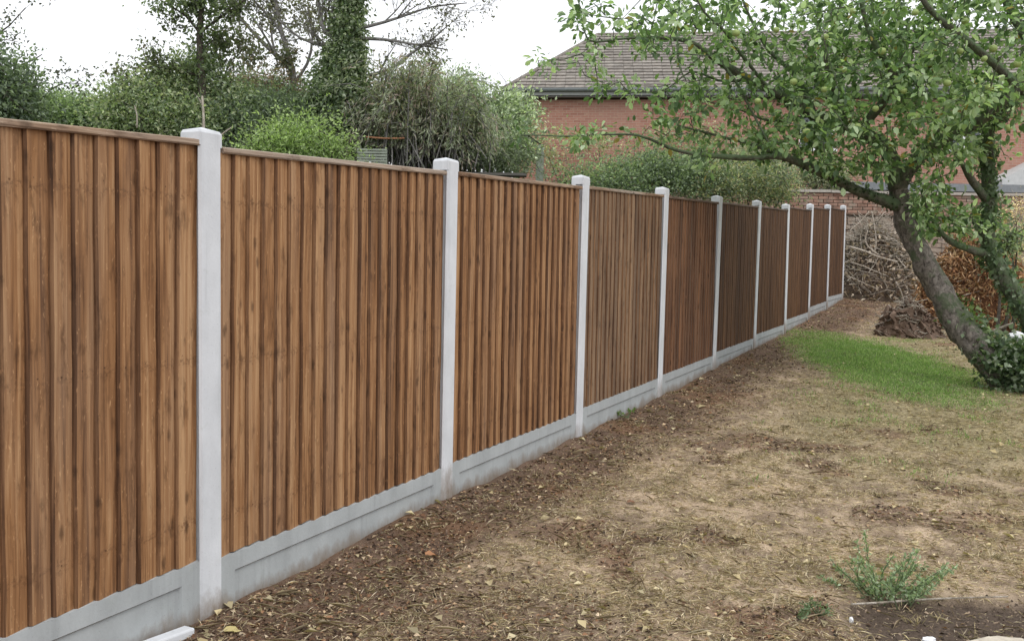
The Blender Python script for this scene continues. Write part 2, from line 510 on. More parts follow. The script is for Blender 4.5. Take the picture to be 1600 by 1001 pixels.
sc_ = [n for n in nt.nodes if n.bl_idname == 'ShaderNodeSeparateColor'][0]; nt.links.new(chip.outputs['Color'], sc_.inputs[0])
chf = math_n(nt, 'MULTIPLY', ramp(nt, chip.outputs['Distance'], [(.2, (1, 1, 1)), (.32, (0, 0, 0))]), chsel)
c = mixc(nt, math_n(nt, 'MULTIPLY', chf, .55), c, (.34, .25, .165))
nt.links.new(c, b.inputs['Base Color']); b.inputs['Roughness'].default_value = .95; b.inputs['Specular IOR Level'].default_value = .15
bump(nt, b, math_n(nt, 'ADD', n1, math_n(nt, 'MULTIPLY', n3, 1.5)), .9, .02)

# ------------------------------------------------------------------ ground cover masks (world coordinates)
GP = [ground_at(1395, 572), ground_at(1210, 590), ground_at(1540, 590), ground_at(1400, 524), ground_at(1400, 626)]
gcx, gcy = (GP[1][0] + GP[2][0]) / 2 + .38, (GP[3][1] + GP[4][1]) / 2
def masks(x, y):
    fd = fdist(x, y)
    w = .32 + .62 * fbm(x, y, .9, 21) + .25 * ss(14, 18, y)
    soil = ss(w + .35, w - .25, fd)
    soil = np.maximum(soil, ss(15.2, 16.6, y + (fbm(x, y, 1.1, 5) - .5) * 1.5) * .72)
    soil = np.maximum(soil, .8 * ss(.62, .74, fbm(x, y, .55, 41)))
    soil = np.maximum(soil, ss(5.0, 3.7, y + x * .9 + (fbm(x, y, .5, 22) - .5)) * .7)
    # green lawn patch
    rx, ry = (GP[2][0] - GP[1][0]) / 2 * .64, (GP[3][1] - GP[4][1]) / 2 * .93
    q = np.sqrt(((x - gcx - .05 * (y - gcy)) / rx) ** 2 + ((y - gcy) / ry) ** 2) + (fbm(x, y, .6, 51) - .5) * .35
    green = ss(1.4, .6, q)
    olive = ss(6.0, 7.8, y + (fbm(x, y, .9, 61) - .5) * 2.5) * ss(16.5, 13.5, y) * ss(.8, 1.6, fd)
    bed = bedmask(x, y)
    return soil * (1 - green) * (1 - bed), green, olive * (1 - green), bed
def gcol(x, y):
    soil, green, olive, bed = masks(x, y)
    n = fbm(x, y, .35, 71)[..., None]; n2 = fbm(x, y, .1, 76)[..., None]
    straw = np.array([.60, .46, .325]) * (.75 + .5 * n)
    c = straw * (1 - .5 * ss(.4, .62, n2)) + np.array([.11, .075, .05]) * .5 * ss(.4, .62, n2)
    ol = np.array([.31, .285, .14])
    c = c * (1 - .6 * olive[..., None]) + ol * .6 * olive[..., None]
    sc = np.array([.205, .136, .096]) * (.7 + .6 * n) + np.array([.05, .018, .0]) * ss(.5, .7, fbm(x, y, .45, 81))[..., None]
    c = c * (1 - soil[..., None]) + sc * soil[..., None]
    gc = np.array([.20, .27, .10]) * (.8 + .4 * n)
    c = c * (1 - green[..., None]) + gc * green[..., None]
    c = c * (1 - bed[..., None]) + np.array([.125, .092, .07]) * bed[..., None]
    # neighbour side and far ground: rough grass
    far = np.maximum(ss(-.1, -.3, fdist(x, y)), ss(22.5, 24, y))[..., None]
    return c * (1 - far) + np.array([.07, .085, .035]) * far

def axis(segs):
    out = []
    for a, b_, n in segs: out.extend(np.linspace(a, b_, n, endpoint=False))
    out.append(segs[-1][1]); return np.array(out)
gx = axis([(-400, -60, 8), (-60, -8, 26), (-8, -2, 40), (-2, 7, 225), (7, 14, 70), (14, 60, 23), (60, 400, 8)])
gy = axis([(-60, 2, 20), (2, 3.2, 12), (3.2, 12, 220), (12, 24, 150), (24, 60, 36), (60, 900, 14)])
X, Yg = np.meshgrid(gx, gy, indexing='ij')
Z = gz(X, Yg)
V = np.stack([X, Yg, Z], -1).reshape(-1, 3)
ni, nj = X.shape
I, J = np.meshgrid(np.arange(ni - 1), np.arange(nj - 1), indexing='ij')
q = np.stack([I * nj + J, (I + 1) * nj + J, (I + 1) * nj + J + 1, I * nj + J + 1], -1).reshape(-1, 4)
g = mesh_obj('ground', V, q, M_ground, None, True, fcol=gcol(X, Yg).reshape(-1, 3))
g['kind'] = 'structure'

# ------------------------------------------------------------------ fence
TOPS = [(310, 205), (699.7, 251), (912, 277), (1039.5, 295), (1125, 308), (1187, 315), (1232, 320.5), (1269.7, 320), (1297, 321), (1321, 322)]
BOTS = [(313, 985), (690, 785), (900, 699), (1028, 624), (1114, 575), (1177.5, 544.5), (1226, 518), (1263, 495.5), (1292, 477), (1316, 470)]
PT = [((0, 184), (306, 216)), ((345.5, 229.7), (699.6, 267)), ((723, 269.4), (911.8, 291.3)), ((926, 292), (1039.5, 304.8)),
      ((1049, 307), (1120, 315)), ((1133, 317), (1183, 322)), ((1193.6, 323.4), (1229, 327)), ((1238, 324.5), (1267, 327.4)), ((1274.7, 325), (1297, 327)), ((1303, 326), (1320, 328))]
GT = [((21, 990), (308, 877)), ((347.6, 870.4), (692, 731)), ((713.5, 721), (899, 646)), ((915.7, 636), (1028, 591)), ((1042, 584), (1114, 555.4)),
      ((1126, 548), (1177, 528.5)), ((1186, 521.5), (1226, 507)), ((1233, 499), (1261, 488)), ((1269, 479.5), (1292, 470.5)), ((1298, 463.5), (1316, 458.5))]
S, ZT, ZB, LEAN = [], [], [], []
for t, b_ in zip(TOPS, BOTS):
    s1, z1 = fray(*t); s2, z2 = fray(*b_)
    S.append((s1 + s2) / 2); ZT.append(z1); ZB.append(z2); LEAN.append((s1 - s2) / 2)
print('posts', np.round(S, 2), np.round(ZT, 2), np.round(ZB, 2), np.round(LEAN, 3))
PW, PDp = .120, .100
S = [s_ + .006 for s_ in S]                     # along the fence, across it
fence = thing('closeboard_fence', 'long brown closeboard fence with pale concrete posts and gravel boards running to the far wall', 'fence', loc=(FP[0], FP[1], 0.0))
A3 = [np.array([FD[0], FD[1], 0]), np.array([FN[0], FN[1], 0]), np.array([0, 0, 1.])]
def W3(s, off, z):
    p = fxy(s, off); return np.array([p[0], p[1], z])
def build_post(s0, zb, zt, lean, name='concrete_post'):
    mb = MB(); ch = .009
    prof = [(ch, 0), (PW - ch, 0), (PW, -ch), (PW, -.009), (PW - .02, -.011), (PW - .02, -.064), (PW, -.066), (PW, -PDp + ch), (PW - ch, -PDp), (ch, -PDp),
            (0, -PDp + ch), (0, -.066), (.02, -.064), (.02, -.011), (0, -.009), (0, -ch)]
    n = len(prof)
    zs = [zb - .35, zb, zb + .1, zb + .25, zb + .5, zb + 1.0, zt - .12, zt]
    V = []
    for z in zs:
        l = lean * (2 * (z - zb) / (zt - zb) - 1)
        for a_, o_ in prof:
            pass
            V.append(W3(s0 + a_ + l, o_, z))
    Fc = [(i * n + k, i * n + (k + 1) % n, (i + 1) * n + (k + 1) % n, (i + 1) * n + k) for i in range(len(zs) - 1) for k in range(n)]
    # solid four-sided weathered head above the slot
    mb.add(V, Fc)
    l = lean
    hd = []
    for dz, ins in ((-.05, .0002), (.0, .0002), (.012, .006)):
        for a_, o_ in ((ins, -ins), (PW - ins, -ins), (PW - ins, -PDp + ins), (ins, -PDp + ins)):
            hd.append(W3(s0 + a_ + l, o_, zt + dz))
    hd.append(W3(s0 + PW / 2 + l, -PDp / 2, zt + .026))
    f = [(i * 4 + k, i * 4 + (k + 1) % 4, (i + 1) * 4 + (k + 1) % 4, (i + 1) * 4 + k) for i in range(2) for k in range(4)] + [(8 + k, 8 + (k + 1) % 4, 12) for k in range(4)]
    mb.add(hd, f)
    cc = np.zeros((len(mb.v), 3)); zz_ = np.array([v[2] for v in mb.v]); cc[:, 0] = np.clip(.85 - (zz_ - zb) * 2.2, 0, 1)
    return mesh_obj(name, mb.v, mb.f, M_post, fence, fcol=cc)
ZGB = [ZB[i] for i in range(10)]
for i in range(10):
    build_post(S[i], ZB[i], ZT[i], LEAN[i])
s_m1 = S[0] - 1.945
zr = fray(*PT[0][1])[1]
build_post(s_m1, ZB[0] - .06, zr + .05, 0)

def wavy(n, amp):
    a = np.array([random.uniform(-1, 1) for _ in range(n)])
    return amp * a
def build_board(s0, s1, zb, zt, proud, parent, mats, thick=.021, thin=.006, wob=1.0):
    """feather-edge board: thick edge at s0 (near), thin edge at s1"""
    nz = 11
    V, Fc, mi = [], [], []
    w0, w1 = wavy(nz, .0024 * wob), wavy(nz, .0015)
    cup = wavy(nz, .0012)
    tilt = random.uniform(-.004, .004); dz = random.uniform(-.006, .004)
    for i in range(nz):
        t = i / (nz - 1); z = zb + (zt - zb) * t + (dz if i == 0 else 0)
        a0 = s0 + w0[i] + tilt * (t - .5); a1 = s1 + w1[i] + tilt * (t - .5)
        b0 = proud + cup[i]
        V += [W3(a0, b0 - thick, z), W3(a0 + .001, b0 - .3 * thick, z), W3(a0 + .3 * thick, b0, z), W3(a1, b0 - thick + thin, z), W3(a1, b0 - thick, z)]
    for i in range(nz - 1):
        for k in range(5):
            k2 = (k + 1) % 5
            Fc.append((i * 5 + k, (i + 1) * 5 + k, (i + 1) * 5 + k2, i * 5 + k2)); mi.append(1 if k in (0, 1, 3) else 0)  # edge and bevel faces take the colour with the gap shade painted in
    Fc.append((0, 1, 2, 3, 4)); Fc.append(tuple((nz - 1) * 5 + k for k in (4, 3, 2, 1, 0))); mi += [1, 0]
    if wob > .9:
        for fr in (.1, .5, .9):
            zc = zb + (zt - zb) * fr + random.uniform(-.008, .008); sc0 = s0 + .035 + random.uniform(-.006, .006); b0 = len(V)
            off = proud - (thick - thin) * .035 / (s1 - s0) + .0012
            V.extend([W3(sc0 - .003, off - .004, zc - .003), W3(sc0 + .003, off - .004, zc - .003), W3(sc0 + .003, off - .004, zc + .003), W3(sc0 - .003, off - .004, zc + .003),
                      W3(sc0 - .0028, off, zc - .0028), W3(sc0 + .0028, off, zc - .0028), W3(sc0 + .0028, off, zc + .0028), W3(sc0 - .0028, off, zc + .0028)])
            Fc += [(b0 + 4, b0 + 5, b0 + 6, b0 + 7)] + [(b0 + q_, b0 + (q_ + 1) % 4, b0 + 4 + (q_ + 1) % 4, b0 + 4 + q_) for q_ in range(4)]; mi += [1] * 5
    c = W3(s0, proud, zb)
    o = mesh_obj('board', [v - c for v in V], Fc, mats, parent, midx=mi)
    o.location = c
    return o
random.seed(3)
for k in range(10):
    sa = (S[k - 1] if k else s_m1) + PW - .014
    sb = S[k] + .014
    (tl, tr), (gl, gr) = PT[k], GT[k]
    _, zl = fray(*tl, off=-.012); _, zrr = fray(*tr, off=-.012)
    sl, gzl = fray(*gl, off=-.012); sr, gzr = fray(*gr, off=-.012)
    if k == 0:
        sl0 = fray(*tl, off=-.012)[0]; kz = (zrr - zl) / (sb - sl0); zl = zrr - kz * (sb - sa)
        kg = (gzr - gzl) / (sr - sl); gzl = gzr - kg * (sb - sa)
    mats = [M_wood, M_edge_shade] if k < 3 else ([M_wood2, M_edge_shade] if k == 3 else [M_mid, M_mid] if k == 4 else [M_wood3, M_wood3])
    # frame with three arris rails behind the boards (the part the boards are nailed to)
    mb = MB()
    def zlin(a, b_, s): return a + (b_ - a) * (s - sa) / (sb - sa)
    for fr in (.1, .5, .9):
        za = gzl + (zl - gzl) * fr; zb_ = gzr + (zrr - gzr) * fr
        d = W3(sb, 0, zb_) - W3(sa, 0, za); L = np.linalg.norm(d); d /= L
        mb.box((W3(sb, -.056, zb_) + W3(sa, -.056, za)) / 2, (L / 2, .007, .022), [d, A3[1], np.cross(d, A3[1])])
    for s_ in (sa + .02, sb - .02):
        z0_, z1_ = zlin(gzl, gzr, s_) + .004, zlin(zl, zrr, s_) - .028
        mb.box((W3(s_, -.056, z0_) + W3(s_, -.056, z1_)) / 2, (.018, .006, (z1_ - z0_) / 2), A3)
    panel = mb.build('fence_panel', M_rail, fence)
    if k == 3: panel['label'] = 'greyer weathered fence panel'
    elif k == 4: panel['label'] = 'dark brown fence panel with reddish streaks'
    nb = 20
    pitch = (sb - sa - .125) / (nb - 1)
    for j in range(nb):
        s0 = sa + j * pitch + random.uniform(-.004, .004)
        s1 = s0 + .120
        zb_ = zlin(gzl, gzr, s0 + .05) + .002; zt_ = zlin(zl, zrr, s0 + .05) - .024
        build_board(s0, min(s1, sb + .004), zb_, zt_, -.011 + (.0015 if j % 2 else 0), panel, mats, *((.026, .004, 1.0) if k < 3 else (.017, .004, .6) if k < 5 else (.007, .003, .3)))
    # capping rail
    cz0, cz1 = zl, zrr
    cs0 = (S[k - 1] + PW if k else s_m1) + .004; cs1 = S[k] - .003
    za, zb_ = zlin(cz0, cz1, cs0), zlin(cz0, cz1, cs1)
    P0, P1 = W3(cs0, -.031, za - .012), W3(cs1, -.031, zb_ - .012)
    V = []; nseg = 12
    for i in range(nseg + 1):
        t = i / nseg; c_ = P0 + (P1 - P0) * t; wv = random.uniform(-.0015, .0015)
        for o_, z_ in ((-.030, -.012), (.026, -.014), (.030, -.008 + wv), (.028, .008 + wv), (.0, .014), (-.030, .009)):
            V.append(c_ + A3[1] * (o_ + wv) + A3[2] * z_)
    Fc = [(i * 6 + q_, i * 6 + (q_ + 1) % 6, (i + 1) * 6 + (q_ + 1) % 6, (i + 1) * 6 + q_) for i in range(nseg) for q_ in range(6)]
    Fc += [tuple(range(5, -1, -1)), tuple(nseg * 6 + q_ for q_ in range(6))]
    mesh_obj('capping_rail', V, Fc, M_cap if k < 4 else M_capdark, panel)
    # concrete gravel board with a recessed face
    g0, g1 = sa, sb
    za, zb_ = gzl, gzr
    ba = min(float(gz(*fxy(g0))), za - .16) - .12; bb = min(float(gz(*fxy(g1))), zb_ - .16) - .12
    bot = lambda s: ba + (bb - ba) * (s - g0) / (g1 - g0)
    top = lambda s: za + (zb_ - za) * (s - g0) / (g1 - g0)
    fo, bo, re = -.0095, -.0595, -.022
    V, Fc = [], []
    def q4(pts):
        b0 = len(V); V.extend(pts); Fc.append(tuple(range(b0, b0 + len(pts))))
    e0, e1, rm = g0 + .10, g1 - .10, .072
    o00, o10, o11, o01 = W3(g0, fo, bot(g0)), W3(g1, fo, bot(g1)), W3(g1, fo, top(g1)), W3(g0, fo, top(g0))
    i00, i10, i11, i01 = W3(e0, fo, bot(e0) + .02), W3(e1, fo, bot(e1) + .02), W3(e1, fo, top(e1) - rm), W3(e0, fo, top(e0) - rm)
    r00, r10, r11, r01 = W3(e0 + .008, re, bot(e0) + .02), W3(e1 - .008, re, bot(e1) + .02), W3(e1 - .008, re, top(e1) - rm - .010), W3(e0 + .008, re, top(e0) - rm - .010)
    q4([o00, o10, i10, i00]); q4([o10, o11, i11, i10]); q4([o11, o01, i01, i11]); q4([o01, o00, i00, i01])
    q4([i00, i10, r10, r00]); q4([i10, i11, r11, r10]); q4([i11, i01, r01, r11]); q4([i01, i00, r00, r01]); q4([r00, r10, r11, r01])
    b00, b10, b11, b01 = W3(g0, bo, bot(g0)), W3(g1, bo, bot(g1)), W3(g1, bo, top(g1)), W3(g0, bo, top(g0))
    q4([o01, o11, b11, b01]); q4([b00, b10, b11, b01][::-1]); q4([o00, o01, b01, b00]); q4([o10, b10, b11, o11])
    cc = np.zeros((len(V), 3))
    for i_, v_ in enumerate(V): cc[i_, 0] = np.clip(.72 - (v_[2] - float(gz(v_[0], v_[1]))) * 5.5, 0, 1.6)
    mesh_obj('gravel_board', V, Fc, M_gravel, fence, fcol=cc)
place(fence)
for ch in fence.children:      # grandchildren sit in the fence's frame already
    pass

# loose concrete offcut leaning at the first gravel board
p = ground_at(262, 1000)
mb = MB()
a_, b_ = W3(fray(215, 1012)[0], .05, 0), W3(fray(283, 984)[0], .05, 0)
sa_, sb_ = fray(205, 1012)[0], fray(283, 984)[0]
zc_a, zc_b = fray(205, 1015, .05)[1], fray(284, 986, .05)[1]
d = W3(sb_, .05, zc_b) - W3(sa_, .05, zc_a); L = np.linalg.norm(d); d /= L
mb.box((W3(sb_, .045, zc_b - .03) + W3(sa_, .045, zc_a - .03)) / 2, (L / 2, .028, .035), [d, A3[1], np.cross(d, A3[1])])
o = mb.build('concrete_offcut', M_post)
bm_ = o.modifiers.new('bevel', 'BEVEL'); bm_.width = .008; bm_.segments = 2
tag(o, 'short pale concrete offcut lying against the gravel board left of the nearest post', 'concrete block')

# ------------------------------------------------------------------ foliage tools
def unit(a):
    return a / (np.linalg.norm(a, axis=-1, keepdims=True) + 1e-9)
def leaf_arrays(P, T, Nn, L, Wd, cols, fold=.25, nseg=1):
    """folded diamond leaves: base P, direction T, normal N"""
    T = unit(T); B = unit(np.cross(Nn, T)); Nn = np.cross(T, B)
    n = len(P); L = L[:, None]; Wd = Wd[:, None]
    mid = P + T * L * .45
    tip = P + T * L - Nn * L * .12
    V = np.stack([P, mid + B * Wd * .5 + Nn * Wd * fold, tip, mid - B * Wd * .5 + Nn * Wd * fold], 1).reshape(-1, 3)
    i = np.arange(n)[:, None] * 4
    Fq = np.concatenate([i + np.array([[0, 1, 2]]), i + np.array([[0, 2, 3]])], 0)
    return V, Fq, np.repeat(cols, 4, 0)
def palette(n, cols, rs, jitter=.25, base=None, gain=1.0):
    cols = np.array(cols) * gain
    idx = rs.random(n) * (len(cols) - 1) if base is None else np.clip(base + rs.normal(0, .35, n), 0, .999) * (len(cols) - 1)
    i = np.clip(idx.astype(int), 0, len(cols) - 2); f = (idx - i)[:, None]
    c = cols[i] * (1 - f) + cols[i + 1] * f
    return c * (1 + rs.normal(0, jitter, (n, 1))).clip(.4, 1.8)
def blob_leaves(blobs, n, size, cols, rs, aspect=.5, clump=.22, per=45, shell=.45, droop=.0, up=.3):
    """blobs: (centre, radii, weight). leaves gathered in clumps in each ellipsoid's outer part"""
    wts = np.array([b_[2] for b_ in blobs], float); wts /= wts.sum()
    Ps, Cs = [], []
    nc = max(4, n // per)
    which = rs.choice(len(blobs), nc, p=wts)
    cen = np.array([b_[0] for b_ in blobs])[which]; rad = np.array([b_[1] for b_ in blobs])[which]
    d = unit(rs.normal(size=(nc, 3))); r = (rs.random(nc) ** shell)[:, None]
    lump = 1 + .22 * np.sin(d[:, :1] * 5 + cen[:, :1] * 3) * np.cos(d[:, 2:] * 6 + cen[:, 1:2])
    C = cen + d * rad * r * lump
    tone = np.clip(rs.random(nc) * .9 + .1 * rs.random(nc), 0, 1)
    sz = clump * (.5 + rs.random(nc))
    wh = rs.integers(0, nc, n)
    P = C[wh] + rs.normal(size=(n, 3)) * sz[wh][:, None] * np.array([1, 1, .7]) * .6
    out = unit(P - C[wh] + (P - cen[wh]) * .3)
    P = P + rs.standard_t(2.2, (n, 3)).clip(-4, 4) * .045
    T = out * .7 + rs.normal(size=(n, 3)) * .6 + np.array([0, 0, -droop])
    Nn = rs.normal(size=(n, 3)) * .6 + np.array([0, 0, up]) + out * .4
    L = size * (.6 + .8 * rs.random(n))
    col = palette(n, cols, rs, .22, base=tone[wh])
    return leaf_arrays(P, T, Nn, L, L * aspect, col) + (C,)
def plant(name, label, cat, blobs, n, size, cols, seed, group=None, stems=6, base=None, stem_mat=None, **kw):
    rs = np.random.default_rng(seed); cols = np.array(cols) * 3.1 + .05; cols = cols * .74 + cols.mean(1, keepdims=True) * .26
    c0 = np.mean([b_[0] for b_ in blobs], 0)
    bz = float(gz(c0[0], c0[1])) if base is None else base
    t = thing(name, label, cat, group, (float(c0[0]), float(c0[1]), bz))
    V, Fq, C, cl = blob_leaves(blobs, n, size, cols, rs, **kw)
    o = mesh_obj('foliage', V, Fq, M_leaf, t, fcol=C); o['kind'] = 'stuff'
    if stems:
        mb = MB()
        for i in range(stems):
            e = cl[rs.integers(len(cl))]
            b0 = np.array([c0[0] + rs.normal() * .15, c0[1] + rs.normal() * .15, bz - .1])
            m_ = (b0 + e) / 2 + rs.normal(size=3) * .15
            P, R = resample([b0, m_, e], [.035, .02, .006], .3)
            mb.tube(P, R, 5)
        for i in range(stems * 8):
            e = cl[rs.integers(len(cl))]; d = unit(e - c0 + rs.normal(size=3) * .4)
            P = [e - d * .25, e + d * .1 + rs.normal(size=3) * .04, e + d * rs.uniform(.25, .5) + rs.normal(size=3) * .08]
            mb.tube(P, [.008, .006, .003], 3, cap=False)
        mb.build('stem', stem_mat or M_twig, t, True)
    place(t)
    return t
def ell(px, py, Y, rx, ry, rz=None, w=None):
    """ellipsoid seen round a picture point: radii in picture units at that distance"""
    c_ = at(px, py, Y); k = Y / F
    a_, b_ = rx * k, ry * k
    d_ = rz if rz else (a_ + b_) * .5
    return (c_, np.array([a_, d_, b_]), w if w else rx * ry)

# ------------------------------------------------------------------ house
random.seed(11)
HY = 30.0
hc = at(806, 150, HY)
ze = float(hc[2])                                    # eaves height
yaw = -math.radians(7)
HX = np.array([math.cos(yaw), math.sin(yaw), 0]); HB = np.array([-math.sin(yaw), math.cos(yaw), 0]); HZ = np.array([0, 0, 1.])
hx0 = np.array([hc[0], hc[1], 0])
HL, HD = 24.0, 8.4
gzh = float(gz0(3, 30)) - .2
house = thing('brick_house', 'long red brick house with grey tiled hipped roof behind the garden wall', 'house', loc=(float(hx0[0]), float(hx0[1]), gzh))
def hp(a, b_, z): return hx0 + HX * a + HB * b_ + HZ * z
def uvwall(name, a0, a1, b0, b1, z0, z1, holes=None):
    mb = MB(); uvs = []
    for (p0, p1, L_) in (((a0, b0), (a1, b0), a1 - a0), ((a1, b0), (a1, b1), b1 - b0), ((a1, b1), (a0, b1), a1 - a0), ((a0, b1), (a0, b0), b1 - b0)):
        if holes and b0 == p0[1] == p1[1]:
            xs = sorted({p0[0], p1[0], *[h[0] for h in holes], *[h[1] for h in holes]}); zs_ = sorted({z0, z1, *[h[2] for h in holes], *[h[3] for h in holes]})
            for i in range(len(xs) - 1):
                for j in range(len(zs_) - 1):
                    cx_, cz_ = (xs[i] + xs[i + 1]) / 2, (zs_[j] + zs_[j + 1]) / 2
                    if any(h[0] < cx_ < h[1] and h[2] < cz_ < h[3] for h in holes): continue
                    mb.add([hp(xs[i], b0, zs_[j]), hp(xs[i + 1], b0, zs_[j]), hp(xs[i + 1], b0, zs_[j + 1]), hp(xs[i], b0, zs_[j + 1])], [(0, 1, 2, 3)])
                    uvs += [(xs[i], zs_[j]), (xs[i + 1], zs_[j]), (xs[i + 1], zs_[j + 1]), (xs[i], zs_[j + 1])]
            for h in holes:                          # reveals
                for q_ in (((h[0], h[2]), (h[0], h[3])), ((h[1], h[3]), (h[1], h[2])), ((h[0], h[3]), (h[1], h[3])), ((h[1], h[2]), (h[0], h[2]))):
                    (x1, y1), (x2, y2) = q_
                    mb.add([hp(x1, b0, y1), hp(x2, b0, y2), hp(x2, b0 + .12, y2), hp(x1, b0 + .12, y1)], [(0, 1, 2, 3)])
                    uvs += [(0, y1), (0, y2), (.12, y2), (.12, y1)]
            continue
        mb.add([hp(*p0, z0), hp(*p1, z0), hp(*p1, z1), hp(*p0, z1)], [(0, 1, 2, 3)])
        uvs += [(0, z0), (L_, z0), (L_, z1), (0, z1)]
    o = mb.build(name, M_housebrick, house)
    u = o.data.uv_layers.new(name='UVMap')
    for l_, q_ in zip(u.data, uvs): l_.uv = q_
    return o
def house_px(px, py):
    d = F * FWD + (px - 800) * RT - (py - 500.5) * UP
    n_ = HB; t = (hx0 @ n_) / (d @ n_); P = d * t + np.array([0, 0, CAMZ]); return float((P - hx0) @ HX), float(P[2])
wa = house_px(1250, 176); wb = house_px(1304, 214)
win = [(wa[0], wb[0], wb[1] - .35, wa[1]), (wa[0] + 4.2, wb[0] + 4.2, wb[1] - .35, wa[1])]
uvwall('wall', 0.0, HL, 0.0, HD, gzh - .3, ze - .12, holes=win)
for (x0, x1, z0, z1) in win:
    mb = MB()
    for (xa, xb, za, zb_) in ((x0, x1, z0, z0 + .07), (x0, x1, z1 - .07, z1), (x0, x0 + .07, z0 + .07, z1 - .07), (x1 - .07, x1, z0 + .07, z1 - .07), ((x0 + x1) / 2 - .03, (x0 + x1) / 2 + .03, z0 + .07, z1 - .07)):
        mb.box(hp((xa + xb) / 2, .07, (za + zb_) / 2), ((xb - xa) / 2, .03, (zb_ - za) / 2), [HX, HB, HZ])
    w_ = mb.build('window', M_white, house)
    mb = MB(); mb.box(hp((x0 + x1) / 2, .085, (z0 + z1) / 2), ((x1 - x0) / 2 - .06, .006, (z1 - z0) / 2 - .06), [HX, HB, HZ]); mb.build('pane', M_glass, w_)
    mb = MB(); mb.box(hp((x0 + x1) / 2, .02, z0 - .04), ((x1 - x0) / 2 + .08, .08, .035), [HX, HB, HZ]); mb.build('sill', M_white, w_)
# soffit, fascia, gutter, downpipe
mb = MB(); mb.box(hp(HL / 2, -.14, ze - .06), (HL / 2 + .3, .14, .03), [HX, HB, HZ]); mb.build('soffit', M_soffit, house)
mb = MB(); mb.box(hp(HL / 2, -.30, ze + .04), (HL / 2 + .3, .015, .08), [HX, HB, HZ]); mb.build('fascia', M_fascia, house)
mb = MB(); P = [hp(-.35, -.37, ze + .12), hp(HL / 2, -.37, ze + .11), hp(HL + .3, -.37, ze + .12)]; mb.tube(P, [.06] * 3, 8); mb.build('gutter', M_gutter, house, True)
mb = MB(); mb.tube(resample([hp(.05, -.37, ze + .08), hp(.05, -.30, ze - .25), hp(.12, -.08, ze - .45), hp(.12, -.06, gzh)], [.035] * 4, .3)[0], [.035] * 200, 7)
mb.build('downpipe', M_fascia, house, True)
# roof
ridge_h = 2.68; run = 4.4; hip = 2.3; oh = .35
er = ze + .14
E0, E1 = hp(-oh, -oh, er), hp(HL + oh, -oh, er)
Rg0, Rg1 = hp(hip, HD / 2, er + ridge_h), hp(HL - hip, HD / 2, er + ridge_h)
B0, B1 = hp(-oh, HD + oh, er), hp(HL + oh, HD + oh, er)
roof = mesh_obj('roof', [E0, E1, Rg1, Rg0, B0, B1], [(0, 1, 2, 3), (1, 5, 2), (5, 4, 3, 2), (4, 0, 3), (0, 4, 5, 1)], M_tile, house)
mb = MB(); P, R = resample([Rg0, (Rg0 + Rg1) / 2, Rg1], [.09] * 3, .4); mb.tube(P, R, 8); mb.build('ridge_tiles', M_tile, roof, True)
mb = MB(); P, R = resample([E0, (E0 + Rg0) / 2, Rg0], [.085] * 3, .4); mb.tube(P, R, 8); mb.build('hip_tiles', M_tile, roof, True)
# tiles on the front slope: real stepped courses
sl = Rg0 - E0; up_front = (hp(hip, HD / 2, er + ridge_h) - hp(hip, -oh, er)); Ls = np.linalg.norm(up_front); us = up_front / Ls
nrm = np.cross(HX, us); nrm /= np.linalg.norm(nrm)
if nrm[2] < 0: nrm = -nrm
nc_ = 19; cp = Ls / nc_; tw = .30
tm = MB()
tl = cp * 1.18
tm.box((0, 0, 0), (tw / 2 - .004, tl / 2, .012), None)
tile_me = tm.build('tile_tmp', M_tile).data
bpy.data.objects.remove(bpy.data.objects['tile_tmp'])
tilt = math.asin(.03 / cp)
ya = us * math.cos(tilt) + nrm * -math.sin(tilt) ; ya = ya / np.linalg.norm(ya)
za_ = np.cross(HX, ya); za_ = za_ if za_[2] > 0 else -za_
rest = MB(); tiles = []
for c_ in range(nc_):
    f0 = c_ / nc_
    xl = -oh + (hip + oh) * (c_ + .6) / nc_; xr = HL + oh - (hip + oh) * (c_ + .6) / nc_
    x = xl + tw / 2 + (tw / 2 if c_ % 2 else 0)
    while x < xr - tw / 2:
        P = hp(x, -oh, er) + us * (cp * (c_ + .5)) + nrm * (.034 + random.uniform(-.004, .004))
        tiles.append((P, x, c_)); x += tw
tiles.sort(key=lambda t: t[1] + t[2] * .0)
def tile_mat(P):
    m_ = Matrix.Identity(4)
    for i in range(3): m_[i][0], m_[i][1], m_[i][2], m_[i][3] = HX[i], ya[i], za_[i], P[i]
    return m_
for i, (P, x, c_) in enumerate(tiles):
    if i < 296:
        o = bpy.data.objects.new('tile', tile_me); COL.objects.link(o); o.parent = roof; o.matrix_local = tile_mat(P)
    else:
        rest.box(P, (tw / 2 - .004, tl / 2, .012), [HX, ya, za_])
o = rest.build('roof_tiles', M_tile, roof); o['kind'] = 'stuff'
# hip end courses
hb = MB()
for c_ in range(nc_):
    f0, f1 = c_ / nc_, (c_ + 1) / nc_
    a0 = E0 + (Rg0 - E0) * f0; a1 = B0 + (Rg0 - B0) * f0; b0_ = E0 + (Rg0 - E0) * f1; b1_ = B0 + (Rg0 - B0) * f1
    n_ = np.cross(B0 - E0, Rg0 - E0); n_ /= -np.linalg.norm(n_) if np.cross(B0 - E0, Rg0 - E0)[2] < 0 else np.linalg.norm(n_)
    hb.add([a0 + n_ * .04, a1 + n_ * .04, b1_ + n_ * .012, b0_ + n_ * .012, a0, a1], [(0, 1, 2, 3), (0, 4, 5, 1)])
o = hb.build('hip_end_tiles', M_tile, roof); o['kind'] = 'stuff'
place(house)

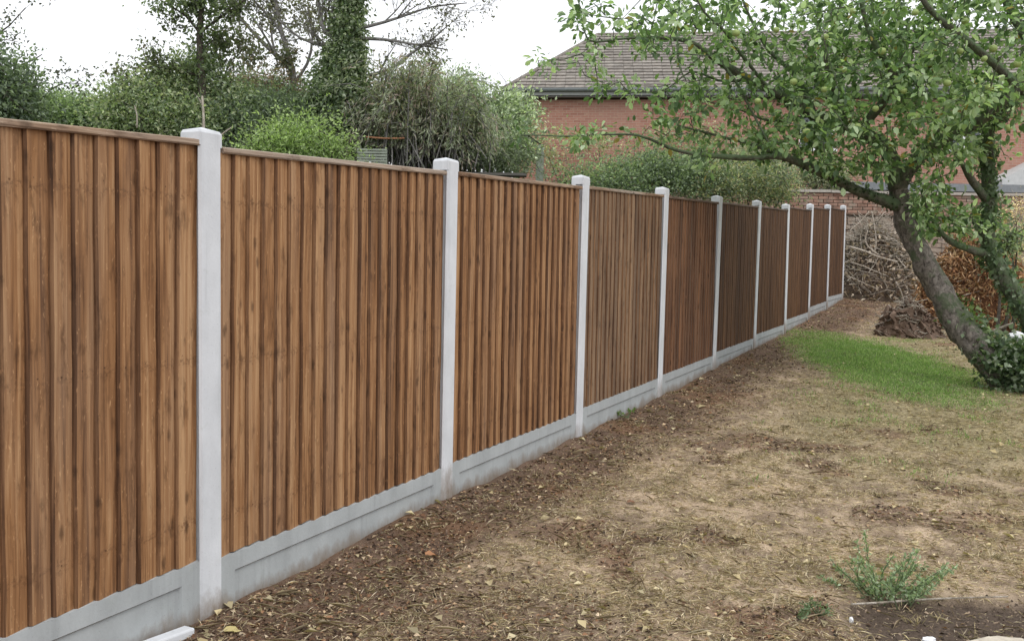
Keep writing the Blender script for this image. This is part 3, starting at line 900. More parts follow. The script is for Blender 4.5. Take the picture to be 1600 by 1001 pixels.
# ------------------------------------------------------------------ low garage behind the wall (grey roof band)
ga, gb = at(1322, 283, 25.5), at(1760, 283, 25.5)
gr_ = thing('garage', 'low garage with grey felt roof edge just above the garden wall', 'garage', loc=(float(ga[0]), 25.5, 1.2))
zt_ = float(ga[2])
mb = MB(); mb.box(((ga[0] + gb[0]) / 2, 27.5, (1.2 + zt_ - .3) / 2), ((gb[0] - ga[0]) / 2 - .1, 1.9, (zt_ - .3 - 1.2) / 2 + .2)); mb.build('wall', M_garage, gr_)
mb = MB(); mb.box(((ga[0] + gb[0]) / 2, 27.5, zt_ - .12), ((gb[0] - ga[0]) / 2, 2.1, .10)); mb.build('roof', M_felt, gr_)
place(gr_)
wg = at(1566, 288, 27.2); wg2 = at(1700, 288, 27.2); wt = at(1590, 238, 27.2)
mb = MB()
mb.add([(wg[0], 27.2, wg[2] - 1.2), (wg2[0], 27.2, wg[2] - 1.2), (wg2[0], 27.2, wt[2] + .55), (wg[0], 27.2, wt[2] - .75), (wg[0], 29, wg[2] - 1.2), (wg2[0], 29, wg[2] - 1.2), (wg2[0], 29, wt[2] + .55), (wg[0], 29, wt[2] - .75)],
       [(0, 1, 2, 3), (5, 4, 7, 6), (4, 0, 3, 7), (1, 5, 6, 2), (3, 2, 6, 7), (0, 4, 5, 1)])
o = mb.build('rendered_outhouse', M_garage)
tag(o, 'pale rendered outhouse with sloping top at the far right behind the brick wall', 'outhouse')

# ------------------------------------------------------------------ garden wall at the end
random.seed(5)
WY = 22.0
wl, wr = at(1010, 293, WY), at(1690, 300, WY)
zt_ = at(1300, 297, WY)[2]; zl_ = at(1340, 333, WY)[2]
gwz = float(gz0(6, WY))
gw = thing('brick_garden_wall', 'old brick garden wall with flat coping across the far end of the garden', 'wall', loc=(float(wl[0]), WY, gwz))
Wd = wr[0] - wl[0]
mb = MB(); mb.box(((wl[0] + wr[0]) / 2, WY + .18, (zt_ - .06 + gwz - .4) / 2), (Wd / 2, .12, (zt_ - .06 - gwz + .4) / 2)); mb.build('mortar_core', M_mortar, gw)
mb = MB(); x = wl[0]
copers = []
cm = MB(); cm.box((0, 0, 0), (.295, .17, .03)); co = cm.build('coping_tmp', M_coping); cme = co.data; bpy.data.objects.remove(co)
while x < wr[0]:
    o = bpy.data.objects.new('coping_slab', cme); COL.objects.link(o); o.parent = gw
    o.location = (x + .3, WY + .14, zt_ - .03 + random.uniform(-.006, .006)); o.rotation_euler = (random.uniform(-.015, .015), random.uniform(-.01, .01), random.uniform(-.01, .01)); x += .6
bms = []
for v_ in range(6):
    bm_ = MB(); h_ = .0325 + random.uniform(-.002, .001); w_ = .1045 + random.uniform(-.003, .001)
    bm_.box((0, 0, 0), (w_, .035, h_)); bo_ = bm_.build('brick_tmp', M_brick); bms.append(bo_.data); bpy.data.objects.remove(bo_)
nb_ = 0; rest = MB(); crs = 0; z = zt_ - .06 - .04
while z > zl_:
    x = wl[0] + (.11 if crs % 2 else 0) + .11
    while x < wr[0] - .1:
        y_ = WY + .055 + random.uniform(-.006, .004)
        if nb_ < 298 and x > at(1040, 300, WY)[0]:
            o = bpy.data.objects.new('brick', random.choice(bms)); COL.objects.link(o); o.parent = gw; o.location = (x, y_, z); nb_ += 1
            o.rotation_euler = (0, random.uniform(-.008, .008), random.uniform(-.02, .02))
        else:
            rest.box((x, y_, z), (.105, .035, .0325))
        x += .225
    z -= .075; crs += 1
rest.build('brickwork', M_brick, gw)['kind'] = 'stuff'
mb = MB(); mb.box(((wl[0] + wr[0]) / 2, WY + .02, zl_ - .02), (Wd / 2, .07, .022)); mb.build('ledge', M_soilclod, gw)
st = MB(); z = zl_ - .08
while z > gwz - .2:
    h_ = random.uniform(.07, .13); x = wl[0]
    while x < wr[0]:
        w_ = random.uniform(.12, .34)
        c_ = np.array([x + w_ / 2, WY + .05 + random.uniform(-.02, .015), z - h_ / 2])
        ax = [np.array([math.cos(t_), 0, math.sin(t_)]) for t_ in (random.uniform(-.06, .06),)]
        st.box(c_, (w_ / 2 - .008, .05, h_ / 2 - .007), [ax[0], np.array([0, 1., 0]), np.array([-ax[0][2], 0, ax[0][0]])])
        x += w_
    z -= h_
st.build('rough_stonework', M_rough, gw)['kind'] = 'stuff'
place(gw)

# ------------------------------------------------------------------ low structures beyond the fence
random.seed(21)
sp0, sp1 = at(585, 253, 13.0), at(822, 270, 13.5)
sh = thing('shed', 'low dark shed roof just behind the fence between the second and third posts', 'shed', loc=(float(sp0[0]), 13, .3))
mb = MB(); z_ = float(sp0[2]) - .2
mb.box(((sp0[0] + sp1[0]) / 2, 13.8, (z_ + .2) / 2), ((sp1[0] - sp0[0]) / 2 - .1, .7, (z_ - .2) / 2)); mb.build('wall', M_shed, sh)
for i in range(6):
    mb = MB(); mb.box(((sp0[0] + sp1[0]) / 2, 13.05 + i * .28, z_ + .06 + i * .03), ((sp1[0] - sp0[0]) / 2, .15, .012), [np.array([1., 0, 0]), unit(np.array([0, 1, .02])), unit(np.array([0, -.02, 1]))])
    mb.build('roof_board', M_shed, sh)
place(sh)
q0, q1 = at(556, 232, 12.2), at(606, 238, 12.4)
bn = thing('slatted_trellis', 'grey green slatted trellis panel standing in front of the feathery shrub', 'trellis', loc=(float(q0[0]), 12.3, .3))
for i in range(6):
    z_ = float(q0[2]) - i * .035
    mb = MB(); mb.box(((q0[0] + q1[0]) / 2, 12.3, z_), ((q1[0] - q0[0]) / 2, .008, .012)); mb.build('slat', M_slat, bn)
for x_ in (q0[0] + .02, q1[0] - .02):
    mb = MB(); mb.box((x_, 12.33, (float(q0[2]) + .3) / 2), (.02, .02, (float(q0[2]) - .3) / 2)); mb.build('upright', M_slat, bn)
place(bn)
mb = MB(); a_, b_ = at(572, 214, 13.3), at(632, 216, 13.4)
mb.tube(resample([a_, (a_ + b_) / 2 + np.array([0, 0, -.012]), b_], [.012, .012, .012], .1)[0], [.012] * 30, 7)
o = mb.build('orange_pole', M_orange, None, True); tag(o, 'thin orange pole lying across the feathery shrub beyond the fence', 'pole')
gp = at(844, 230, 16.5)
mb = MB(); mb.box((gp[0], 16.5, (gp[2] + .3) / 2), (.065, .065, (gp[2] - .3) / 2))
mb.add([(gp[0] - .065, 16.435, gp[2]), (gp[0] + .065, 16.435, gp[2]), (gp[0] + .065, 16.565, gp[2]), (gp[0] - .065, 16.565, gp[2]), (gp[0], 16.5, gp[2] + .05)], [(0, 1, 4), (1, 2, 4), (2, 3, 4), (3, 0, 4)])
o = mb.build('grey_gatepost', M_slat); tag(o, 'weathered grey post standing in front of the brick house left corner', 'post')

# ------------------------------------------------------------------ background shrubs and trees
DK = [(.018, .032, .016), (.03, .05, .024), (.05, .075, .035), (.075, .105, .05)]
MD = [(.03, .05, .02), (.055, .085, .033), (.085, .125, .048), (.13, .17, .075)]
LG = [(.05, .08, .022), (.08, .125, .035), (.12, .175, .055), (.17, .23, .085)]
GY = [(.05, .07, .045), (.09, .115, .075), (.13, .16, .11), (.19, .21, .16)]
PB = [(.06, .035, .028), (.11, .065, .05), (.13, .09, .06), (.085, .11, .055)]
G1 = 'shrubs behind the fence'
plant('evergreen_bush', 'dark evergreen bush at the far left edge above the fence', 'bush', [ell(-10, 150, 11, 60, 60), ell(25, 165, 11.3, 38, 40), ell(-60, 130, 11, 60, 80)], 16000, .055, DK, 1, G1)
plant('hedge', 'low mixed green hedge between the dark evergreen bush and the big bramble thicket', 'hedge', [ell(85, 182, 14, 60, 26), ell(150, 190, 14, 50, 30), ell(50, 190, 14, 60, 25), ell(110, 172, 14.4, 40, 16)], 14000, .055, MD, 2, G1)
plant('bramble_thicket', 'big rounded mid green thicket around the thin tree left of the nearest post', 'bush',
      [ell(200, 175, 13, 40, 38), ell(250, 158, 13.2, 55, 50), ell(298, 132, 13.5, 38, 44), ell(345, 165, 13.4, 45, 45), ell(270, 198, 13, 100, 36)], 34000, .052, [(.035, .055, .022), (.06, .09, .035), (.10, .13, .055), (.15, .16, .085)], 3, G1, stems=9)
plant('purple_leaved_bush', 'brownish purple leaved bush below the bare branches', 'bush', [ell(410, 138, 15, 42, 30), ell(440, 160, 15, 50, 40), ell(385, 155, 15.2, 30, 36)], 10000, .05, PB, 4, G1)
plant('laurel_bush', 'dark bush right beside the nearest post', 'bush', [ell(400, 190, 13.6, 55, 45), ell(365, 205, 13, 35, 40), ell(450, 185, 14, 50, 40)], 17000, .055, DK, 5, G1)
plant('bright_green_shrub', 'bright yellow green feathery shrub just above the second panel', 'bush', [ell(430, 238, 11, 30, 20), ell(468, 232, 11, 34, 22), ell(510, 244, 11, 34, 18), ell(405, 246, 11, 18, 14), ell(440, 206, 11, 8, 14), ell(495, 208, 11, 7, 12), ell(470, 198, 11, 6, 10)], 11000, .045, [(.045, .068, .018), (.07, .108, .024), (.10, .15, .032), (.145, .195, .055)], 6, G1, aspect=.4, shell=1.1, clump=.22)
plant('hawthorn_thicket', 'dense dark thicket filling the gap under the ivy clad tree', 'bush', [ell(560, 190, 15.5, 60, 50), ell(500, 180, 15.5, 50, 40), ell(620, 215, 15, 60, 40), ell(700, 240, 14.5, 60, 30), ell(780, 245, 14.5, 50, 30)], 30000, .05, [(.03, .042, .022), (.05, .07, .035), (.08, .10, .055)], 7, G1)
plant('grey_green_shrub', 'tall grey green rounded shrub left of the brick house', 'bush', [ell(705, 160, 17, 55, 45), ell(740, 190, 17, 55, 55), ell(690, 200, 16.5, 50, 50), ell(655, 150, 17.5, 40, 25)], 26000, .055, GY, 8, G1)
plant('pale_leaved_shrub', 'pale glossy leaved shrub against the brick house left corner', 'bush', [ell(780, 185, 16.5, 40, 48), ell(800, 225, 16, 40, 40), ell(765, 225, 16, 35, 35), ell(808, 170, 17, 25, 30)], 9000, .07, [(.04, .06, .03), (.065, .09, .045), (.10, .13, .07), (.2, .23, .16)], 9, G1)
plant('conifer_hedge', 'dark green conifer mound in front of the brick house behind the fourth and fifth panels', 'hedge',
      [ell(1030, 270, 19, 66, 28), ell(965, 284, 18.5, 50, 17), ell(1085, 272, 19.5, 40, 28), ell(905, 284, 18, 35, 11)], 20000, .06, [(.025, .042, .02), (.04, .065, .03), (.07, .10, .045), (.11, .145, .065)], 10, G1, shell=1.0, clump=.42)
plant('rose_bush', 'loose mid green bush left of the far brick wall coping', 'bush',
      [ell(1130, 285, 19, 35, 28), ell(1185, 285, 19.5, 50, 28), ell(1215, 300, 20, 28, 18), ell(1110, 300, 18.8, 25, 14)], 9000, .06, [(.028, .045, .02), (.05, .075, .03), (.08, .10, .045), (.15, .13, .055)], 11, G1)
plant('climber_on_wall', 'thin creeper with small leaves on the lower brick house wall above the fence', 'climber',
      [ell(900, 222, 28.5, 85, 14), ell(1090, 215, 28.3, 70, 25), ell(860, 245, 28.6, 30, 25), ell(820, 190, 28.6, 16, 30)], 3200, .085, [(.07, .09, .04), (.12, .14, .06), (.2, .17, .08)], 12, G1, stems=4)
plant('rear_laurel', 'dark clipped bush behind the far brick wall', 'bush', [ell(1180, 262, 24, 60, 40), ell(1290, 275, 24, 50, 26)], 12000, .07, [(.05, .06, .04), (.09, .10, .06), (.14, .14, .09)], 13, G1)

def feathery(name, label, arcs, cols, seed, leafl=.09, per=26):
    """arching feathery shrub: drooping stems with narrow leaves along them"""
    rs = np.random.default_rng(seed)
    base = arcs[0][0]
    t = thing(name, label, 'bush', G1, (float(base[0]), float(base[1]), float(gz(base[0], base[1]))))
    mb = MB(); P_, T_, C_ = [], [], []
    for b0, e0, n, spread in arcs:
        for i in range(n):
            b1 = b0 + rs.normal(size=3) * np.array([.25, .35, .1]); e1 = e0 + rs.normal(size=3) * spread
            mid = (b1 + e1) / 2 + np.array([0, 0, .25 + rs.random() * .5])
            P, R = resample([b1, mid, e1], [.012, .007, .003], .12)
            mb.tube(P[::2], R[::2], 3, cap=False)
            tone = rs.random()
            for j in range(len(P) // 3, len(P) - 1):
                d = unit(P[j + 1] - P[j]); k_ = max(1, per // 5)
                q_ = P[j] + rs.normal(size=(k_, 3)) * .05
                P_.append(q_); T_.append(d + rs.normal(size=(k_, 3)) * .45 + np.array([0, 0, -.35])); C_.append(np.full(k_, tone))
    P_, T_, C_ = np.concatenate(P_), np.concatenate(T_), np.concatenate(C_)
    n = len(P_); L = leafl * (.6 + .8 * rs.random(n))
    V, Fq, C = leaf_arrays(P_, T_, rs.normal(size=(n, 3)), L, L * .2, palette(n, cols, rs, .2, base=C_))
    mesh_obj('foliage', V, Fq, M_leaf, t, fcol=C)['kind'] = 'stuff'
    mb.build('stem', M_grey_twig, t, True)
    place(t)
    return n
arcs = []
for (bx, by, ex, ey, n) in ((620, 260, 600, 140, 40), (640, 260, 660, 125, 40), (650, 265, 570, 190, 30), (680, 270, 720, 170, 40), (690, 270, 640, 200, 40), (720, 270, 690, 235, 30), (600, 262, 560, 230, 20), (700, 270, 760, 230, 26)):
    arcs.append((at(bx, by, 14.2), at(ex, ey, 13.8), n, np.array([.28, .45, .2])))
feathery('tamarisk_shrub', 'wispy grey green arching shrub between the ivy clad tree and the house', arcs, [(.20, .235, .155), (.31, .35, .24), (.42, .45, .33), (.38, .30, .27)], 31, per=40)

def branching(mb, P, R, rs, depth, tips, spread=.9, kmax=7, minr=.0035, sides=5, gravity=.0, lenf=(.35, .7)):
    L = np.linalg.norm(P[-1] - P[0])
    if depth == 0: return
    k = rs.integers(max(2, kmax - 2), kmax + 1)
    for _ in range(k):
        i = int(rs.uniform(.2, .98) * (len(P) - 1)); i = min(i, len(P) - 2)
        d = unit(P[i + 1] - P[i]); nd = unit(d + rs.normal(size=3) * spread * .6 + np.array([0, 0, .15 - gravity]))
        l_ = L * rs.uniform(*lenf) * (1 - .4 * i / len(P))
        m1 = P[i] + nd * l_ * .5 + rs.normal(size=3) * l_ * .07; e1 = P[i] + nd * l_ + rs.normal(size=3) * l_ * .12 + np.array([0, 0, -gravity * l_ * .3])
        r0 = min(R[i] * .6, .05); r0 = max(r0, minr)
        Q, RQ = resample([P[i], m1, e1], [r0, r0 * .6, minr * .8], max(.1, l_ / 5))
        mb.tube(Q, RQ, 3 if depth <= 2 else sides, cap=False)
        tips.append(Q[-1]); tips.append(Q[len(Q) // 2]); tips.append(Q[-2])
        branching(mb, Q, RQ, rs, depth - 1, tips, spread, max(3, kmax - 1), minr, sides, gravity, lenf)
def limbtree(name, label, limbs, seed, depth, mat, leafn, leafsize, cols, mat_trunk=None, group=None, kmax=6, spread=.9, gravity=0, extra=None, tipspread=.08, trunkn=1, cat='tree'):
    rs = np.random.default_rng(seed)
    b0 = limbs[0][0][0]
    t = thing(name, label, cat, group, (float(b0[0]), float(b0[1]), float(gz(b0[0], b0[1]))))
    tk, br_, tips = MB(), MB(), []
    for i, (P, R) in enumerate(limbs):
        P, R = resample(P, R, .15)
        (tk if i < trunkn else br_).tube(P, R, 9 if R[0] > .05 else 6, jag=.12)
        if i >= trunkn or len(limbs) == 1: branching(br_, P, R, rs, depth, tips, spread, kmax, gravity=gravity)
    tk.build('trunk', mat_trunk or mat, t, True)
    br_.build('branches', mat, t, True)
    tips = np.array(tips)
    if leafn:
        n = leafn; P = tips[rs.integers(0, len(tips), n)] + rs.normal(size=(n, 3)) * tipspread
        L = leafsize * (.6 + .8 * rs.random(n))
        V, Fq, C = leaf_arrays(P, rs.normal(size=(n, 3)) + np.array([0, 0, -.3]), rs.normal(size=(n, 3)) + np.array([0, 0, .4]), L, L * .6, palette(n, cols, rs, .25))
        mesh_obj('foliage', V, Fq, M_leaf, t, fcol=C)['kind'] = 'stuff'
    if extra:
        V, Fq, C, _ = blob_leaves(extra[0], extra[1], extra[2], extra[3], rs, clump=extra[4], shell=.6, droop=.4)
        o = mesh_obj('ivy', V, Fq, M_leaf, t, fcol=C); o['kind'] = 'stuff'
    place(t)
    return t
G2 = 'trees beyond the fence'
# ivy clad tree
Yt = 14.2
def pl(pts, Y, rr):
    out = [at(p[0], p[1], Y + (p[2] if len(p) > 2 else 0)) for p in pts]
    return (out, list(np.linspace(rr[0], rr[1], len(out))))
iv = []
for (px, py, rx, ry) in ((548, -60, 8, 60), (546, 0, 9, 35), (543, 35, 13, 30), (541, 70, 20, 30), (538, 105, 31, 30), (534, 145, 44, 35), (530, 180, 50, 40), (525, 215, 50, 35)):
    iv.append(ell(px, py, Yt, rx, ry, w=rx * ry))
limbtree('ivy_clad_tree', 'tall conical ivy clad tree with bare side branches rising out of frame', [
    pl([(530, 330), (533, 200), (540, 100), (546, 0), (550, -120)], Yt, (.22, .08)),
    pl([(548, 48), (600, 35), (640, 22), (675, 11), (730, 5)], Yt, (.026, .008)),
    pl([(548, 60), (600, 62), (650, 70), (700, 78)], Yt, (.03, .008)),
    pl([(560, 122), (610, 108), (640, 85), (670, 66), (700, 40)], Yt, (.03, .008)),
    pl([(548, 10), (585, -10), (640, -30), (720, -20)], Yt, (.04, .01)),
    pl([(530, 60), (508, 50), (500, 20), (494, -20)], Yt, (.05, .02)),
    pl([(512, 50), (520, 20), (524, -10)], Yt, (.03, .012)),
    pl([(520, 75), (500, 70), (470, 60), (434, 31)], Yt, (.035, .01)),
    pl([(552, -40), (620, -70), (700, -60)], Yt, (.05, .01)),
], 41, 3, M_grey_twig, 2200, .045, [(.12, .11, .09), (.18, .17, .13), (.17, .19, .12)], group=G2, extra=(iv, 42000, .065, [(.12, .17, .10), (.20, .26, .15), (.30, .36, .23), (.42, .46, .35)], .10), kmax=7, mat_trunk=M_twig)
# bare branching tree left of it
limbtree('bare_branching_tree', 'thin bare branched tree with a few small leaves left of the ivy clad tree', [
    pl([(462, 300), (460, 200), (456, 104)], 15.2, (.09, .06)),
    pl([(456, 104), (446, 70), (436, 35), (428, -10), (420, -60)], 15.2, (.045, .02)),
    pl([(456, 108), (430, 85), (402, 58), (370, 20), (340, -30)], 15.2, (.045, .015)),
    pl([(444, 60), (425, 30), (400, 5), (380, -30)], 15.2, (.025, .01)),
    pl([(460, 130), (480, 100), (488, 60), (480, 10)], 15.2, (.03, .01)),
], 42, 3, M_grey_twig, 3800, .05, [(.13, .125, .095), (.21, .19, .14), (.17, .20, .12)], group=G2, kmax=6)
# thin leafy tree
cr = [ell(316, 100, 13, 5, 45, w=900), ell(315, 10, 13.0, 22, 36), ell(285, 12, 13, 34, 14), ell(345, 18, 13, 30, 16), ell(315, 60, 13, 16, 24), ell(280, 0, 13, 50, 14), ell(325, -40, 13, 60, 40)]
limbtree('thin_leafy_tree', 'slender tree with ivy on its stem and an open leafy crown above the thicket', [
    pl([(318, 300), (317, 200), (315, 120), (312, 60), (316, 0), (318, -60)], 13.0, (.06, .03)),
    pl([(314, 55), (290, 25), (262, 8), (235, -10)], 13.0, (.02, .006)),
    pl([(314, 50), (340, 30), (370, 10), (395, -10)], 13.0, (.02, .006)),
    pl([(315, 80), (335, 62), (352, 60)], 13.0, (.012, .005)),
    pl([(314, 30), (300, 0), (290, -40)], 13.0, (.02, .006)),
    pl([(316, 120), (270, 108), (235, 104)], 13.0, (.01, .004)),
], 43, 2, M_twig, 1100, .055, [(.09, .11, .06), (.08, .10, .05), (.12, .14, .07)], group=G2, extra=(cr, 2700, .06, [(.10, .14, .08), (.17, .22, .11), (.26, .31, .17)], .16), kmax=5, tipspread=.06)
# straggly stems at the left
limbtree('straggly_sapling', 'straggly sapling with thin leafless stems above the far left bush', [
    pl([(0, 200), (10, 150), (20, 110), (50, 95), (66, 85)], 11.5, (.02, .004)),
    pl([(10, 150), (0, 110), (-5, 60), (15, 40), (40, 12)], 11.5, (.02, .004)),
    pl([(-10, 80), (0, 62), (28, 66)], 11.5, (.01, .003)),
    pl([(60, 160), (80, 140), (105, 130), (138, 133)], 11.5, (.01, .003)),
], 44, 1, M_twig, 260, .045, [(.06, .07, .045), (.09, .10, .06)], group=G2, kmax=3)
for nm, lab, ls, sd_, dp, mt_ in (
    ('broken_dead_branch', 'thick pale dead stem standing directly left of the nearest post', pl([(318, 215), (318, 180), (316, 150)], 12.4, (.022, .012)), 45, 1, M_deadwood),
    ('broken_dead_branch', 'short pale dead stem in the middle of the bramble thicket', pl([(214, 200), (214, 180), (210, 165)], 12.2, (.012, .006)), 47, 1, M_deadwood),
    ('broken_dead_branch', 'thin slanting dead stick in the dark bush right of the nearest post', pl([(340, 216), (352, 206), (364, 198)], 12.0, (.014, .006)), 48, 0, M_deadwood)):
    limbtree(nm, lab, [ls], sd_, dp, mt_, 0, .05, MD, group='dead stems above the fence', kmax=2, cat='dead branch')
for q_, (pp, yy, lab) in enumerate((([(195, 160), (190, 130), (180, 98)], 13.2, 'leftmost loose shoot rising from the bramble thicket top'), ([(240, 130), (232, 110), (244, 88)], 13.2, 'loose shoot on the bramble thicket top left of its highest point'),
    ([(350, 120), (362, 95), (380, 68)], 13.6, 'tall loose shoot leaning right beside the thin leafy tree'), ([(335, 110), (330, 80), (342, 62)], 13.6, 'loose upright shoot touching the thin leafy tree stem'),
    ([(640, 140), (650, 118), (668, 102)], 16, 'purplish shoot above the wispy shrub right of the ivy clad tree'), ([(390, 110), (392, 90), (400, 78)], 15, 'short shoot above the purple leaved bush'),
    ([(430, 110), (440, 95), (474, 78)], 15, 'leaning shoot between purple leaved bush and ivy clad tree'))):
    limbtree('shoot', lab, [pl(pp, yy, (.012, .004))], 60 + q_, 2, M_grey_twig, 420, .055, [(.10, .12, .07), (.16, .18, .10), (.16, .12, .09)], group='loose shoots above the shrubs', kmax=4, cat='shoot', tipspread=.1)

# ------------------------------------------------------------------ apple tree
rs = np.random.default_rng(77)
tb = ground_at(1585, 612)
apple = thing('apple_tree', 'old leaning apple tree with mossy limbs, green apples and dense leaves on the right', 'tree', loc=tuple(float(v) for v in tb))
AY = float(tb[1]) + .1
def ap(pts):
    return [at(p[0], p[1], AY + p[2]) for p in pts], [p[3] for p in pts]
trunk = ap([(1606, 640, .0, .22), (1578, 598, .05, .185), (1535, 550, .15, .152), (1494, 500, .3, .135), (1468, 455, .4, .128), (1445, 410, .45, .12), (1424, 370, .5, .11), (1410, 330, .5, .10), (1402, 290, .5, .095)])
limbs = [
    ap([(1408, 325, .5, .075), (1370, 308, .4, .058), (1330, 292, .3, .053), (1290, 275, .2, .048), (1250, 255, .1, .04), (1210, 243, 0, .034), (1180, 247, -.05, .029), (1140, 247, -.1, .03), (1100, 245, -.2, .024), (1060, 235, -.2, .018), (1000, 212, -.3, .012), (900, 212, -.4, .008), (812, 213, -.5, .005)]),
    ap([(1230, 248, .05, .03), (1180, 228, .1, .02), (1120, 214, .1, .014), (1060, 195, .0, .008)]),
    ap([(1402, 295, .5, .09), (1385, 235, .45, .08), (1330, 200, .3, .065), (1270, 180, .2, .055), (1200, 143, .1, .045), (1125, 99, 0, .036), (1087, 73, -.1, .028), (1055, 61, -.1, .02), (1004, 57, -.2, .013), (933, 64, -.3, .009), (915, 50, -.3, .007), (905, 0, -.3, .004)]),
    ap([(1270, 180, .2, .04), (1245, 120, .3, .03), (1200, 75, .4, .022), (1165, 10, .5, .014), (1150, -40, .5, .01)]),
    ap([(1340, 205, .3, .05), (1400, 130, -.2, .04), (1375, 80, -.4, .03), (1354, 39, -.5, .022), (1340, -30, -.6, .015)]),
    ap([(1402, 300, .5, .08), (1425, 258, .4, .075), (1467, 222, .2, .065), (1524, 192, 0, .055), (1570, 156, -.2, .05), (1620, 110, -.4, .04)]),
    ap([(1610, 150, -.2, .045), (1584, 130, -.3, .045), (1536, 84, -.5, .038), (1461, 24, -.7, .028), (1420, -30, -.8, .02)]),
    ap([(1640, 120, .1, .06), (1600, 60, 0, .05), (1575, 10, 0, .04), (1560, -50, 0, .03)]),
    # second stem
    ap([(1650, 585, .6, .13), (1614, 510, .7, .105), (1582, 455, .75, .095), (1552, 405, .8, .085), (1541, 360, .8, .075), (1548, 310, .8, .07), (1544, 260, .8, .075), (1541, 215, .7, .065), (1560, 175, .6, .055), (1600, 120, .5, .04)]),
    ap([(1545, 395, .8, .055), (1510, 388, .7, .04), (1478, 372, .65, .03), (1455, 340, .6, .02), (1440, 300, .5, .012)]),
    ap([(1546, 312, .8, .05), (1522, 284, .7, .04), (1508, 255, .6, .032), (1491, 228, .5, .025), (1470, 180, .4, .018)]),
    ap([(1125, 99, 0, .02), (1150, 130, -.1, .016), (1175, 180, -.2, .012), (1205, 232, -.3, .008)]),
    ap([(1163, 128, .1, .02), (1120, 125, .2, .014), (1080, 110, .3, .010), (1040, 140, .3, .007), (990, 145, .3, .005)]),
    ap([(1055, 61, -.1, .014), (1060, 100, -.3, .01), (1072, 125, -.4, .006)]),
    ap([(1330, 200, .3, .03), (1300, 140, .0, .025), (1290, 80, -.2, .018), (1310, 20, -.3, .012), (1320, -30, -.3, .008)]),
    ap([(1467, 222, .2, .035), (1450, 160, .0, .028), (1420, 100, -.1, .02), (1440, 50, -.2, .012)]),
    ap([(1270, 180, .2, .02), (1200, 190, .4, .014), (1150, 170, .5, .01), (1090, 155, .6, .006)]),
    ap([(1200, 143, .1, .02), (1140, 60, -.4, .015), (1100, 20, -.6, .01), (1080, -20, -.7, .006)]),
]
mb = MB()
P, R = resample(*trunk, .06)
mb.tube(P, R, 28, jag=.26)
# root flare
for (dx, dy) in ((55, 20), (90, 0)):
    e = ground_at(1585 + dx, 612 + dy * .6) - np.array([0, 0, .05])
    Q, RQ = resample([trunk[0][1], (trunk[0][0] + e) / 2 + np.array([0, 0, .12]), e], [.16, .12, .04], .08)
    mb.tube(Q, RQ, 12, jag=.2)
mb.build('trunk', M_bark, apple, True)
nodes, nrad = [list(P[len(P) // 2:])], []
mb = MB(); allp = [P[len(P) * 2 // 3:]]
for Pl, Rl in limbs:
    Q, RQ = resample(Pl, Rl, .09)
    Q = Q + np.array([mnoise.noise_vector(Vector(q_ * 1.7)) for q_ in Q]) * .035
    mb.tube(Q, RQ, 12 if RQ[0] > .05 else 7, jag=.18)
    allp.append(Q)
mb.build('limb', M_limb, apple, True)
skel = np.concatenate(allp[1:])
# leaf clusters: (px, py, rx, ry, dY, n)
CL = [(925, 28, 32, 30, -.3, 20), (862, 95, 22, 8, -.3, 5), (985, 38, 28, 18, -.3, 14), (1045, 20, 45, 22, -.2, 20), (1100, 30, 60, 32, 0, 36), (1160, 25, 70, 38, .1, 46), (915, 85, 20, 20, -.3, 9),
      (1000, 70, 70, 13, -.2, 18), (1090, 85, 70, 26, 0, 30), (1190, 90, 70, 50, .1, 52), (965, 138, 60, 12, .2, 14), (1040, 142, 60, 14, .2, 18), (1120, 150, 60, 30, .2, 30), (1195, 170, 55, 40, .2, 40),
      (860, 213, 55, 8, -.4, 8), (950, 212, 60, 10, -.3, 14), (1050, 200, 55, 20, -.1, 20), (1130, 225, 55, 22, 0, 22), (1080, 175, 40, 15, .1, 10),
      (1270, 60, 70, 60, .1, 60), (1350, 50, 70, 60, 0, 74), (1430, 60, 80, 70, -.1, 90), (1530, 70, 80, 80, -.1, 100), (1290, 140, 70, 50, .1, 62), (1370, 150, 80, 55, 0, 80), (1460, 150, 80, 55, 0, 80),
      (1560, 170, 60, 50, 0, 50), (1240, 215, 60, 26, .1, 36), (1320, 225, 70, 32, .1, 50), (1400, 240, 60, 32, .2, 40), (1480, 225, 50, 30, .2, 28), (1545, 240, 40, 20, .4, 10),
      (1455, 300, 28, 32, .4, 24), (1475, 342, 36, 24, .5, 32), (1520, 348, 28, 22, .6, 18), (1438, 345, 14, 22, .3, 8), (1555, 330, 16, 22, .7, 8),
      (1680, 90, 110, 130, .2, 110), (1250, -50, 130, 40, 0, 50), (1420, -60, 130, 50, 0, 80), (1580, -60, 110, 60, 0, 70), (1080, -35, 80, 25, -.2, 20), (1330, 262, 50, 14, 0, 10), (1160, 255, 60, 12, -.1, 8), (1265, 20, 30, 20, 0, 5)]
cen, tone = [], []
for (px, py, rx, ry, dy, n) in CL:
    for _ in range(int(n * (.60 if px < 1230 else .92))):
        while True:
            u_, v_ = rs.uniform(-1, 1, 2)
            if u_ * u_ + v_ * v_ < 1: break
        cen.append(at(px + u_ * rx * 1.08, py + v_ * ry * 1.08, AY + dy + .18 + rs.normal() * (.28 + .35 * min(1, ry / 50)))); tone.append(rs.random())
cen = np.array(cen); tone = np.array(tone)
tw_ = MB(); LP, LT, LT0 = [], [], []
order = np.argsort([np.min(np.linalg.norm(skel - c_, axis=1)) for c_ in cen])
nodes = list(skel)
NA = np.zeros((len(skel) + len(cen) * 2 + 10, 3)); NA[:len(skel)] = skel; nn = len(skel)
